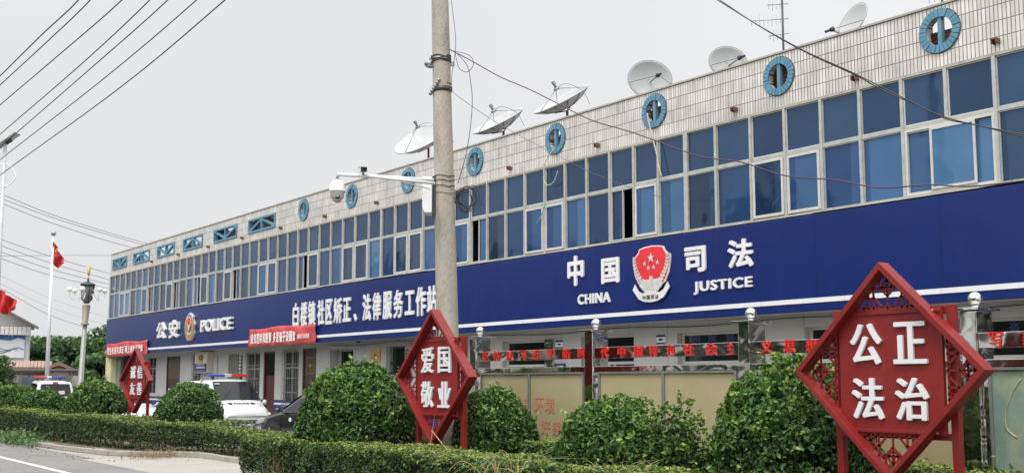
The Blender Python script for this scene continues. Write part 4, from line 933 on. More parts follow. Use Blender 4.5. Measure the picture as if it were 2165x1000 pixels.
b = MB(); b.sphere(tuple(c-Vector((0, 0, .335))), .075, 24, (1, 1, .85)); lens = b.build("camera_ball", mat("pale_grey_plastic", (.38, .38, .38), .3), dc)
b = MB(); q = c-Vector((0, 0, .32))+CR*.02+CB*.06; b.tube([q, q+CB*.03], .035, 16); b.build("lens", mat("black_lens", (.01, .01, .012), .08), dc)
bc = thing("bullet_camera", "white and black box camera on top of the end of the short pipe", "camera", dep(768, 366, 16.0))
c = dep(767, 359, 16.0); b = MB(); Mb = Matrix.Translation(c) @ Matrix.Rotation(ang+R(20), 4, 'Z') @ Matrix.Rotation(R(8), 4, 'X')
b.box((-.05, -.06, -.035), (.05, .16, .035), Mb); b.box((-.06, -.10, .036), (.06, .18, .046), Mb); b.build("housing", WHITEM, bc, bevel=.005)
b = MB(); b.box((-.044, -.066, -.03), (.044, -.061, .03), Mb); b.build("face_glass", MATS["black_lens"], bc)
b = MB(); b.tube([c-Vector((0, 0, .035)), dep(768, 370, 16.0)-Vector((0, 0, .0))], .016, 8); b.build("bracket", GALV, bc)
# ================================================================== cables
def cable(label, pts, r, m_=CABLE, name="cable", cat="cable", group=None, n=8):
    b = MB(); b.tube(catmull(pts, n), r, 6); return tag(b.build(name, m_), label, cat, group)
def pxs(lst, Y0, Y1): return [at(x, y, Y0+(Y1-Y0)*i/(len(lst)-1)) for i, (x, y) in enumerate(lst)]
cable("purple-black cable sagging from the top clamp of the pole towards the right", pxs([(950, 105), (1001, 132), (1057, 163), (1119, 189.5), (1172, 216), (1249, 254), (1326, 277), (1378, 295), (1480, 331), (1566, 343), (1661, 372), (1767, 381), (1858, 397), (1964, 391), (2055, 394), (2200, 378)], 9.2, 11.5), .0085, CABLEP)
cable("thin grey wire from the pole's second clamp to the window mullions", pxs([(952, 190), (980, 213), (1057, 264), (1172, 326), (1249, 364.7), (1335, 397), (1417, 424.7)], 9.2, 15.9), .0045, GALV)
cable("black service wire crossing from the top edge over the tiled parapet", pxs([(1480, -22), (1515, 0), (1604, 55), (1700, 108), (1806, 156), (1906, 206), (2002, 249.6), (2165, 285.6), (2230, 298)], 9.0, 9.6), .0062, group="twin black service wires")
cable("lower of the twin black wires, sagging beneath its pair across the windows", pxs([(1485, -22), (1520, 0), (1608, 58), (1704, 112), (1809, 160), (1870, 194), (1935, 221), (2000, 252), (2060, 264), (2165, 290), (2230, 304)], 9.05, 9.7), .0062, group="twin black service wires")
cable("thin dark cable hanging down the right side of the pole from above", pxs([(952, -15), (953.5, 0), (962, 72), (962, 110), (955, 158), (954.5, 182)], 9.1, 9.1), .005, CABLEP)
cable("round loop of cable beside the top clamp", [at(x, y, 9.1) for x, y in [(958, 108), (992, 118), (1000.5, 137), (987, 152.6), (970, 144), (963, 118), (961, 110)]], .005, CABLEP)
cable("long purple cable dropping from the top clamp to the coil", pxs([(962, 110), (987, 139), (995, 177.5), (998, 216), (994, 269), (985, 326), (968, 388)], 9.1, 9.2), .0055, CABLEP)
ROPE = mat("pale_rope", (.42, .40, .35), .8)
cable("frayed pale cable hanging out of the sixth round vent down the windows", [at(x, y, 15.9) for x, y in [(1368, 240), (1373, 268), (1388, 326), (1392, 350), (1398, 374)]], .016, ROPE)
cable("grey cable loop hanging out of the fifth round vent", [at(x, y, 15.9) for x, y in [(1169, 316), (1152, 345), (1149, 375), (1156, 391), (1170, 385), (1179, 362)]], .011, ROPE)
cable("short green cable end hanging on the window mullion", [at(x, y, 15.92) for x, y in [(1153, 427), (1146, 451), (1134, 473)]], .012, mat("green_cable", (.12, .35, .25), .6))
for i, (a, c_, e) in enumerate([((166, 0), (86, 76), (0, 161)), ((191, 0), (100, 88), (0, 180)), ((258, 0), (132, 110), (0, 222)), ((317, 0), (165, 142), (0, 284)), ((355, 0), (180, 155), (0, 311)), ((416, 0), (215, 170), (11, 329)), ((476, 0), (253, 186), (14, 360))]):
    Y = 3.4+.35*i; A, B_, D_ = at(*a, Y), at(*c_, Y), at(*e, Y)
    lbl = ["topmost wire of the overhead lines at top left", "second overhead wire from the top left corner", "third overhead wire, alone between the two groups", "fourth overhead wire from the top left corner", "fifth overhead wire, just below the fourth", "sixth overhead wire from the top left corner", "lowest and heaviest of the overhead wires at top left"][i]
    cable(lbl, [A+(A-D_)*.25+Vector((0, 0, .15)), A, B_, D_, D_+(D_-A)*.35, D_+(D_-A)*1.2], .0085 if i < 6 else .0095, CABLE, "power_line", "power line", "overhead power lines along the road")
for i, (pts, D0, D1) in enumerate([([(-60, 388), (8, 413), (110, 454), (240, 495), (330, 520)], 40, 62), ([(-60, 396), (8, 422), (110, 460), (240, 500), (330, 525)], 40, 62), ([(-60, 405), (8, 432), (110, 472), (240, 513), (330, 535)], 40, 62),
        ([(-60, 485), (6, 508), (110, 543), (230, 578), (300, 598)], 45, 70), ([(-60, 496), (6, 521), (110, 557), (230, 591), (300, 609)], 45, 70), ([(-60, 508), (6, 534), (110, 570), (230, 601), (300, 619)], 45, 70), ([(-60, 522), (6, 548), (110, 583), (230, 610), (300, 625)], 45, 70),
        ([(-60, 541), (6, 541), (120, 540), (236, 540)], 40, 56), ([(-60, 560), (5, 585), (110, 632), (230, 672), (300, 690)], 50, 90), ([(-60, 575), (5, 602), (110, 651), (230, 688), (300, 702)], 50, 90), ([(-60, 590), (5, 612), (110, 668), (222, 703), (300, 722)], 50, 90)]):
    n = len(pts); P = [dep(x, y, D0+(D1-D0)*k/(n-1)) for k, (x, y) in enumerate(pts)]
    lbl = ["highest", "second highest", "third", "fourth", "fifth", "sixth", "seventh", "level", "first faint", "second faint", "lowest dark"][i]
    cable(lbl+" thin wire crossing the sky behind the flagpole", P, .012 if i not in (8, 9) else .008, GALV if i in (7, 8, 9) else DARKM, "power_line", "power line", "thin wires at left behind the flagpole")
# ================================================================== foliage
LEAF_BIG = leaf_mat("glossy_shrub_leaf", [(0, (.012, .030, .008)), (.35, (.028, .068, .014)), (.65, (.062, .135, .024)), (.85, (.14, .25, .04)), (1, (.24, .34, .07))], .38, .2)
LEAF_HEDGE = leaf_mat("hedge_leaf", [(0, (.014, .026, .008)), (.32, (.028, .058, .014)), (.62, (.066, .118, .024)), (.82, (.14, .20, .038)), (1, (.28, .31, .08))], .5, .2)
LEAF_TREE = leaf_mat("tree_leaf", [(0, (.026, .052, .022)), (.4, (.048, .100, .034)), (.75, (.085, .165, .048)), (1, (.15, .24, .075))], .5, .25)  # greens raised a little, standing in for haze over the far trees
TWIG = mat("twig_bark", (.10, .075, .05), .9, 0, .3, 6)
TWIGL = mat("pale_twig_bark", (.24, .20, .14), .9, 0, .2, 6)
STRAW = mat("dry_straw", (.36, .28, .13), .85, 0, .2, 8)
GRASSG = mat("green_grass_blade", (.14, .19, .07), .7, 0, .3, 8)
def leaves(name, m_, P, N, size, parent, tint, shape='oval', jit=.9, asp=.5, vs_=.35):
    """one mesh of small folded leaves at points P facing roughly N"""
    n = len(P); r = rng.normal(size=(n, 3)); d = N*(1.0)+r*jit; d /= np.linalg.norm(d, axis=1)[:, None]
    a = rng.normal(size=(n, 3)); a[:, 2] += .5; t = a-(a*d).sum(1)[:, None]*d; t /= np.linalg.norm(t, axis=1)[:, None]+1e-9
    u = np.cross(d, t); s = size*(1+rng.uniform(-vs_, vs_, n))[:, None]
    if shape == 'oval':
        V = np.stack([P-t*s*.5, P-t*s*.12+u*s*asp*.46+d*s*.10, P+t*s*.26+u*s*asp*.40+d*s*.08, P+t*s*.52-d*s*.04, P+t*s*.26-u*s*asp*.40+d*s*.08, P-t*s*.12-u*s*asp*.46+d*s*.10], 1)
        k = 6; fq = np.array([[0, 1, 2, 3], [0, 3, 4, 5]])
    else:
        V = np.stack([P-t*s*.5, P+u*s*asp*.5+d*s*.08, P+t*s*.5, P-u*s*asp*.5+d*s*.08], 1); k = 4; fq = np.array([[0, 1, 2], [0, 2, 3]])
    me = bpy.data.meshes.new(name); me.vertices.add(n*k); me.vertices.foreach_set('co', V.reshape(-1).astype(np.float32))
    F_ = (np.arange(n)[:, None, None]*k+fq[None]).reshape(-1, fq.shape[1]); nf, c = F_.shape
    me.loops.add(nf*c); me.loops.foreach_set('vertex_index', F_.reshape(-1).astype(np.int32)); me.polygons.add(nf)
    me.polygons.foreach_set('loop_start', (np.arange(nf)*c).astype(np.int32)); me.polygons.foreach_set('loop_total', np.full(nf, c, np.int32))
    at_ = me.attributes.new('tint', 'FLOAT', 'POINT'); at_.data.foreach_set('value', np.repeat(np.clip(tint, 0, 1), k).astype(np.float32))
    me.update(calc_edges=True); me.validate(); me.materials.append(m_)
    o = bpy.data.objects.new(name, me); C.objects.link(o); o.parent = parent
    return o
def lump(P, sc, seed):      # smooth uneven field, about -1..1
    q = np.zeros(len(P)); rs = np.random.default_rng(seed)
    for k in range(7):
        f = rs.normal(size=3)*sc*(1+.35*k); q += np.sin(P@f+rs.uniform(0, 6.28))/(1+.3*k)
    return q/3.2
def shrub(label, c, rx, ry, h, n, size, seed, m_=None, dens_low=.25, sprigs=18, twigs=40, group="round clipped shrubs in the hedge bed", z0=.12, rough_=.10, gap=0):
    n, size = int(n*1.45), size*.8
    t = thing("round_shrub", label, "shrub", (c[0], c[1], 0), group=group); rs = np.random.default_rng(seed)
    D = rs.normal(size=(n, 3)); D[:, 2] = np.where(rs.random(n) < .85, np.abs(D[:, 2])*1.0, D[:, 2]); D /= np.linalg.norm(D, axis=1)[:, None]
    hz = h-z0; cz_ = z0+hz*.42; up_s, dn_s = hz*.58, hz*.42
    sr = np.array([rx, ry, 1.]); lm = lump(D*3, .8, seed); lm2 = lump(D*9, .8, seed+1)
    rad_ = 1+rough_*lm+rough_*.55*lm2; depth = rs.random(n)**2.2*.42
    hole = (lump(D*7, .9, seed+5) < -.42+gap) & (rs.random(n) < .8); depth = np.where(hole, depth*.5+.34, depth)
    rr_ = rad_*(1-depth); P = D*rr_[:, None]*np.array([rx, ry, 1.]); P[:, 2] *= np.where(D[:, 2] > 0, up_s, dn_s); P[:, 2] += cz_
    keep = P[:, 2] > .04; P, D, depth, lm2 = P[keep], D[keep], depth[keep], lm2[keep]
    N = D/np.array([rx, ry, up_s]); N /= np.linalg.norm(N, axis=1)[:, None]
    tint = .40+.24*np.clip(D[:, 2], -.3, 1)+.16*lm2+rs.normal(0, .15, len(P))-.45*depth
    # fresh shoots standing out of the clipped surface
    SP = []; SN = []; ST = []
    for k in range(sprigs):
        d = rs.normal(size=3); d[2] = abs(d[2])+.35; d /= np.linalg.norm(d); b0 = d*np.array([rx, ry, up_s])*(1+rough_*.2); b0[2] += cz_
        L_ = rs.uniform(.6, 2.2)*size; ax = d*.4+np.array([0, 0, .8])+rs.normal(0, .15, 3); m2 = 16
        for j in range(m2):
            q = b0+ax*L_*j/m2+rs.normal(0, size*.32, 3); SP.append(q); SN.append(ax+rs.normal(0, .6, 3)); ST.append(.72+.25*j/m2+rs.normal(0, .07))
    if SP: P = np.vstack([P, SP]); N = np.vstack([N, SN]); tint = np.concatenate([tint, ST])
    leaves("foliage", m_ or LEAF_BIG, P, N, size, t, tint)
    b = MB(); g = random.Random(seed)
    for k in range(twigs):
        a = g.uniform(0, 6.28); e = g.uniform(.15, 1.35); r1 = .82
        q = Vector((rx*r1*math.cos(a)*math.cos(e), ry*r1*math.sin(a)*math.cos(e), cz_+up_s*r1*math.sin(e)-.1)); p = Vector((g.uniform(-.12, .12), g.uniform(-.12, .12), .05)); mdl = p.lerp(q, .5)+Vector((g.uniform(-.1, .1), g.uniform(-.1, .1), .05))
        b.tube(catmull([p, mdl, q], 4), [.016-.0012*i for i in range(9)], 5, cap=False)
    tag(b.build("branches", TWIG, t, local=True), kind="stuff")
    return t
def sc_at(px, py, Y): p = at(px, py, Y); return (p.x, p.y)
shrub("largest glossy round shrub, just left of the concrete pole", sc_at(756, 890, 8.35), .98, .95, 2.02, 17000, .085, 11, sprigs=34)
shrub("round shrub between the middle red sign and the notice board", sc_at(1046, 880, 9.3), .66, .62, 1.66, 8500, .07, 12, sprigs=12)
shrub("low loose shrub in front of the notice board, left of its second post", sc_at(1292, 900, 8.3), .72, .62, 1.58, 10500, .07, 13, sprigs=16, rough_=.13, gap=.1)
shrub("small straggly shrub with gaps that touches the loose shrub on its right", sc_at(1432, 915, 8.9), .36, .3, 1.52, 1500, .07, 14, sprigs=16, rough_=.25, gap=.35, twigs=30)
shrub("big bright shrub left of the nearest red sign", sc_at(1672, 890, 9.05), .88, .8, 1.94, 13500, .078, 15, sprigs=40, gap=.08)
shrub("round shrub at the far left edge of the picture", sc_at(22, 845, 9.5), 1.35, 1.2, 1.72, 9000, .10, 16, sprigs=10)
shrub("round shrub in front of the rear police car, second from the left edge", sc_at(88, 850, 9.7), .80, .85, 1.50, 6000, .10, 17, sprigs=8)
shrub("round shrub just left of the far red sign", sc_at(204, 850, 9.9), 1.08, 1.0, 1.80, 9000, .095, 18, sprigs=12)
shrub("round shrub in front of the left side of the white police van", sc_at(400, 852, 10.7), .92, .88, 1.72, 9000, .08, 19, sprigs=10)
def hedge(label, path, wdt, h, n, size, seed, hk=None, zlow=.12, stems=0, group=None, tintoff=0.0, brown=()):
    """clipped hedge along a path: leaves over a rounded box section"""
    path = [Vector((*p, 0)) for p in path]; t = thing("hedge", label, "hedge", (path[0].x, path[0].y, 0), group=group)
    seg = [(b_-a).length for a, b_ in zip(path, path[1:])]; cum = np.concatenate([[0], np.cumsum(seg)]); Lt = cum[-1]; rs = np.random.default_rng(seed)
    s = rs.random(n)*Lt; idx = np.clip(np.searchsorted(cum, s)-1, 0, len(seg)-1); A = np.array([tuple(p) for p in path])
    f = (s-cum[idx])/np.array(seg)[idx]; ctr = A[idx]+(A[idx+1]-A[idx])*f[:, None]; T = A[idx+1]-A[idx]; T /= np.linalg.norm(T, axis=1)[:, None]
    S_ = np.stack([T[:, 1], -T[:, 0], np.zeros(n)], 1)         # towards the road side
    per = h+wdt+h*.8; q = rs.random(n)*per; hw = wdt/2
    x = np.where(q < h, hw, np.where(q < h+wdt, hw-(q-h), -hw)); z = np.where(q < h, q, np.where(q < h+wdt, h, h-(q-h-wdt)))
    nx = np.where(q < h, 1., np.where(q < h+wdt, 0, -1.)); nz_ = np.where((q >= h) & (q < h+wdt), 1., 0.)
    # round the shoulders
    e = np.clip((np.abs(x)/hw-.8)/.2, 0, 1); z = z-np.where(nz_ > 0, e**2*.05, 0)
    endf = np.minimum(s, Lt-s); x *= np.clip(.75+endf*.8, 0, 1)
    kk = np.interp(s, cum, hk) if hk else np.ones(n)
    base = ctr+S_*x[:, None]; base[:, 2] = z*kk; lm = lump(base, 1.3, seed); lm2 = lump(base, 5.0, seed+2); dep_ = rs.random(n)**2*.16
    off = .085*lm+.055*lm2-dep_; base += S_*(nx*off)[:, None]; base[:, 2] += nz_*off*.55
    base[:, 2] += .05*lump(ctr, .8, seed+9)*(z/h)
    thin = (base[:, 2] < .34) & (rs.random(n) < .62); keep = (base[:, 2] > zlow) & ~thin; holes_ = (lm2 < -.55) & (rs.random(n) < .5); keep &= ~holes_
    N = S_*nx[:, None]; N[:, 2] += nz_+.25
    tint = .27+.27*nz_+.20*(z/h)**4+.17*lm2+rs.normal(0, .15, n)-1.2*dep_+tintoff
    P = base[keep]; tt = tint[keep]; N = N[keep]; XP = []; XT = []
    for k in range(int(Lt*7)):
        ss = rs.uniform(.2, Lt-.2); i = max(0, min(len(seg)-1, int(np.searchsorted(cum, ss)-1))); c_ = A[i]+(A[i+1]-A[i])*(ss-cum[i])/seg[i]; td = (A[i+1]-A[i])/seg[i]; hh_ = h*(np.interp(ss, cum, hk) if hk else 1)
        q0 = c_+np.array([td[1], -td[0], 0])*rs.uniform(-.48, .52)*wdt+np.array([0, 0, hh_-.04]); ax = np.array([rs.normal(0, .3), rs.normal(0, .3), 1]); L_ = rs.uniform(.05, .17)
        for j in range(9): XP.append(q0+ax*L_*j/8+rs.normal(0, size*.3, 3)); XT.append(.6+.35*j/8+rs.normal(0, .08))
    P = np.vstack([P, XP]); tt = np.concatenate([tt, XT]); N = np.vstack([N, rs.normal(0, 1, (len(XP), 3))+[0, 0, .8]])
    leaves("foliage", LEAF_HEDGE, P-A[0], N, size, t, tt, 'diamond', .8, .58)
    # woody core: a dense thicket of twigs
    b = MB(); g = random.Random(seed); m2 = int(Lt*(9 if stems else 6))
    for k in range(m2):
        ss = g.uniform(.1, Lt-.1); i = max(0, min(len(seg)-1, int(np.searchsorted(cum, ss)-1))); c_ = path[i].lerp(path[i+1], (ss-cum[i])/seg[i]); td = (path[i+1]-path[i]).normalized(); sd_ = Vector((td.y, -td.x, 0))
        p = c_+sd_*g.uniform(-.3, .34)*wdt+Vector((0, 0, .08)); q_ = p+sd_*g.uniform(-.12, .14)+td*g.uniform(-.25, .25)+Vector((0, 0, h*g.uniform(.55, .78))); md = p.lerp(q_, .45)+td*g.uniform(-.06, .06)
        b.tube([p, md, q_], [.014, .010, .005], 4, cap=False)
    tag(b.build("twigs", TWIGL if stems else TWIG, t), kind="stuff")
    b = MB(); off_ = hw*.62  # solid dark box added inside: blocks see-through, its colour stands for inner shade
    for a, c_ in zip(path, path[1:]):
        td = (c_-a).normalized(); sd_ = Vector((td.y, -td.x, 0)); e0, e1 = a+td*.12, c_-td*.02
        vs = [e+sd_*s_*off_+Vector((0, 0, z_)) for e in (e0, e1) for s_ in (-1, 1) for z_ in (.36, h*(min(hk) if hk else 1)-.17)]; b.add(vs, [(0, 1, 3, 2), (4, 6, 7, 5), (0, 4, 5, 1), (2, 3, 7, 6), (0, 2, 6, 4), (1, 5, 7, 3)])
    b.build("dark_core_box", mat("dark_hedge_core", (.022, .028, .012), .95, 0, .5, 14, .8, 30), t)
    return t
hedge("long clipped hedge along the kerb at left, its bare stems showing above the kerb", [(-75, 8.6), (-33.2, 8.66), (-27.6, 9.15), (-25.3, 10.25), (-19.2, 10.45)], 1.0, .87, 180000, .06, 31, hk=[1, 1, .95, .76, .68], stems=1, group="clipped hedges")
hedge("low rear hedge behind the far red sign and shrubs at left", [(-75, 10.2), (-33.5, 10.3), (-28.5, 10.9), (-26.2, 11.2)], .9, .76, 45000, .06, 32, group="clipped hedges")
hedge("front clipped hedge at lower right, with dry grass growing through it", [(-17.35, 7.75), (-12, 7.75), (-6, 7.75), (2, 7.75)], .95, .86, 190000, .048, 33, group="clipped hedges", tintoff=.05)
hedge("rear hedge under the notice board behind the front hedge", [(-16.6, 9.55), (-10, 9.55), (-4, 9.55), (2, 9.55)], .75, .93, 80000, .05, 34, group="clipped hedges", tintoff=.04)
# dry brown patch of twigs at the near end of the front hedge
def tuft(label, c, n, hgt, spread, m_, seed, lean=(0, 0), r=.0035, kind=None, name="dry_grass", curl=.5):
    b = MB(); g = random.Random(seed); c = Vector(c)
    for k in range(n):
        a = g.uniform(0, 6.28); p = c+Vector((g.gauss(0, spread*.3), g.gauss(0, spread*.3), 0)); L_ = hgt*g.uniform(.45, 1.1); d = Vector((math.cos(a)*g.uniform(.1, curl)+lean[0], math.sin(a)*g.uniform(.1, curl)+lean[1], 1)).normalized()
        q = p+d*L_*.6; e = p+d*L_+Vector((d.x, d.y, 0))*L_*g.uniform(0, curl)-Vector((0, 0, L_*g.uniform(0, .35*curl*2))); b.tube(catmull([p, q, e], 4), [r, r, r, r*.9, r*.8, r*.7, r*.6, r*.4, r*.2], 4, cap=False)
    return tag(b.build(name, m_), label, "grass", "grass tufts", "stuff" if False else None)
p = at(905, 960, 7.5); tuft("arching dry grass tuft in the front hedge left of the middle sign", (p.x, p.y, .55), 16, .85, .14, STRAW, 1, (.1, 0))
p = at(1075, 985, 7.3); tuft("tangled green and straw weeds over the front hedge below the notice board", (p.x, p.y, .6), 46, .62, .5, GRASSG, 2, curl=1.3)
p = at(1085, 985, 7.3); tuft("straw stems lying over the front hedge in front of the board", (p.x, p.y, .7), 20, .55, .6, STRAW, 5, curl=1.6)
p = at(1290, 960, 7.6); tuft("dry stalks in the front hedge below the loose shrub", (p.x, p.y, .7), 24, .42, .45, STRAW, 3, curl=1.2)
p = at(1770, 985, 8.2); tuft("dry stalks at the left leg of the nearest red sign", (p.x, p.y, .5), 26, .62, .35, STRAW, 4, curl=.5)
p = at(600, 985, 7.3); tuft("brown dead twigs on the near face of the front hedge", (p.x, p.y, .25), 60, .6, .5, mat("dead_brown_twig", (.17, .11, .06), .9), 6, curl=.5)
cable("single long straw stem leaning against the point of the middle red sign", [at(912, 909, 8.2), at(945, 950, 7.9), at(985, 990, 7.6), at(1010, 1030, 7.4)], .006, STRAW, "dry_stalk", "grass stalk")
p = gnd_ = Vector((-25.2, 8.85, .02)); tuft("heap of dry brown weeds lying at the kerb corner", (-25.6, 8.75, .03), 150, .32, 1.1, mat("dry_weed", (.22, .165, .085), .9, 0, .2, 8), 7, curl=1.6, r=.005)
tuft("sparse dry weeds in the kerb gutter at left", (-31.5, 7.75, .03), 50, .2, 1.6, MATS["dry_weed"], 8, curl=1.5, r=.005)
n = 1400; P = np.stack([rng.normal(-34.2, 1.1, n), rng.normal(7.75, .28, n), np.abs(rng.normal(.12, .10, n))+.03], 1)
o = leaves("leafy_cuttings", LEAF_TREE, P, np.tile([[.2, -.3, 1.]], (n, 1)), .11, None, rng.uniform(.45, 1, n)); tag(o, "heap of green leafy weeds lying on the road edge at far left", "weeds", kind="stuff")
# ================================================================== vehicles (built facing +x, ground at z=0)
PAINTW = mat("white_car_paint", (.60, .61, .61), .28, 0, .03, 2, coat=.6)
PAINTD = mat("dark_grey_car_paint", (.022, .024, .027), .25, .3, .05, 2, coat=.7)
CGLASS = mat("car_glass", (.010, .012, .013), .06, 0, .1, 3, spec=.28)
RUBBER = mat("tyre_rubber", (.018, .018, .018), .85)
RIM = mat("wheel_alloy", (.35, .36, .36), .35, .6, .1, 6)
BLKP = mat("black_plastic", (.02, .02, .021), .55)
CHROME = mat("chrome_trim", (.6, .6, .6), .15, .9, .05, 5)
LAMPG = mat("lamp_glass", (.5, .5, .48), .12, .2, .3, 14)
REDL = mat("red_lens", (.45, .01, .012), .2); BLUL = mat("blue_lens", (.015, .04, .30), .2)
class Car:
    def __init__(s, root, T):
        s.r = root; s.T = T
    def g(s, k, x): a = s.T[k]; return float(np.interp(x, [p[0] for p in a], [p[1] for p in a]))
    def side(s, x, t, sgn, off=0):
        zb, zt = s.g('belt', x), s.g('top', x)-.07; hb, ht = s.g('hw', x), s.g('ht', x)
        n = Vector((0, sgn*(zt-zb), (hb-ht))); n = n.normalized() if n.length > 1e-6 else Vector((0, sgn, 0))
        return Vector((x, sgn*(hb+(ht-hb)*t), zb+(zt-zb)*t))+n*off
    def body(s, m_):
        xs = sorted(set([round(v, 3) for v in np.linspace(s.T['x'][0], s.T['x'][1], 46)]+[p[0] for k in ('top', 'ht') for p in s.T[k]])); b = MB(); ring = 0
        for x in xs:
            lo, zb, zt, hw, ht = s.g('low', x), s.g('belt', x), s.g('top', x), s.g('hw', x), s.g('ht', x); zb = min(zb, zt-.1)
            half = [(0, lo), (hw*.86, lo), (hw*.97, lo+.10), (hw*1.0, lo+(zb-lo)*.45), (hw*.995, zb-.04), (hw*.97, zb), (hw+(ht-hw)*.5-.0, zb+(zt-.07-zb)*.5), (ht, zt-.07), (ht-.06, zt-.02), (ht*.55, zt+.005), (0, zt+.012)]
            r_ = half+[(-y, z) for y, z in half[-2:0:-1]]; ring = len(r_); b.v += [(x, y, z) for y, z in r_]
        for i in range(len(xs)-1):
            for j in range(ring):
                a, c = i*ring+j, i*ring+(j+1) % ring; b.f.append((a, c, c+ring, a+ring)); b.smooth.append(True)
        b.f.append(tuple(range(ring))); b.smooth.append(False); e = (len(xs)-1)*ring; b.f.append(tuple(range(e, e+ring))[::-1]); b.smooth.append(False)
        return b.build("body", m_, s.r, local=True)
    def win(s, poly, sgn, name="side_window", m_=None, off=.009, par=None):
        b = MB(); x0 = min(p[0] for p in poly); x1 = max(p[0] for p in poly)
        b.add([s.side(x, t, sgn, off) for x, t in poly], [tuple(range(len(poly)))]); o = b.build(name, m_ or CGLASS, par or s.r, local=True, recalc=False); sm = o.modifiers.new('t', 'SOLIDIFY'); sm.thickness = .006; sm.offset = 0; return o
    def screen(s, x0, x1, name, k=.93, off=.012, y0=-1, y1=1, m_=None, par=None):
        b = MB(); vs = []
        n = 6
        for i in range(n+1):
            x = x0+(x1-x0)*i/n; zt, ht = s.g('top', x), s.g('ht', x)
            for j in range(7): y = (y0+(y1-y0)*j/6)*ht*k; vs.append((x+(off*.7 if x1 < x0 else -off*.7), y, zt+off+.006*(1-(y/ht)**2)))
        fs_ = [(i*7+j, i*7+j+1, (i+1)*7+j+1, (i+1)*7+j) for i in range(n) for j in range(6)]
        b.add(vs, fs_, True); return b.build(name, m_ or CGLASS, par or s.r, local=True, recalc=False)
    def wheel(s, x, sgn, r, hw):
        w_ = thing if False else None; ax = (0, sgn, 0); c = (x, sgn*(hw-.19), r)
        b = MB(); b.lathe([(r*.60, .0), (r*.9, .0), (r, .03), (r, .17), (r*.92, .2), (r*.60, .195)], c, 28, ax); t = b.build("wheel", RUBBER, s.r, local=True)
        b = MB(); b.lathe([(.004, .17), (r*.15, .175), (r*.18, .15), (r*.52, .14), (r*.6, .185), (r*.62, .19)], c, 20, ax)
        for k in range(5):
            a = 2*math.pi*k/5; M_ = Matrix.Translation(c) @ Vector(ax).to_track_quat('Z', 'Y').to_matrix().to_4x4()
            b.bar(M_ @ Vector((0, 0, .17)), M_ @ Vector((r*.56*math.cos(a), r*.56*math.sin(a), .17)), r*.2, .02, ax)
        b.build("rim", RIM, t, local=True)
        b = MB(); n = 18; R1 = r*1.22; yy = sgn*(hw+.004)
        b.prism([(x+R1*math.cos(math.pi*i/n), r+R1*math.sin(math.pi*i/n)) for i in range(n+1)]+[(x-R1, .2), (x+R1, .2)], yy, yy-sgn*.01); b.build("wheel_arch", BLKP, s.r, local=True)
    def box(s, name, a, b_, m_, bevel=.01, par=None): q = MB(); q.box(a, b_); return q.build(name, m_, par or s.r, local=True, bevel=bevel)
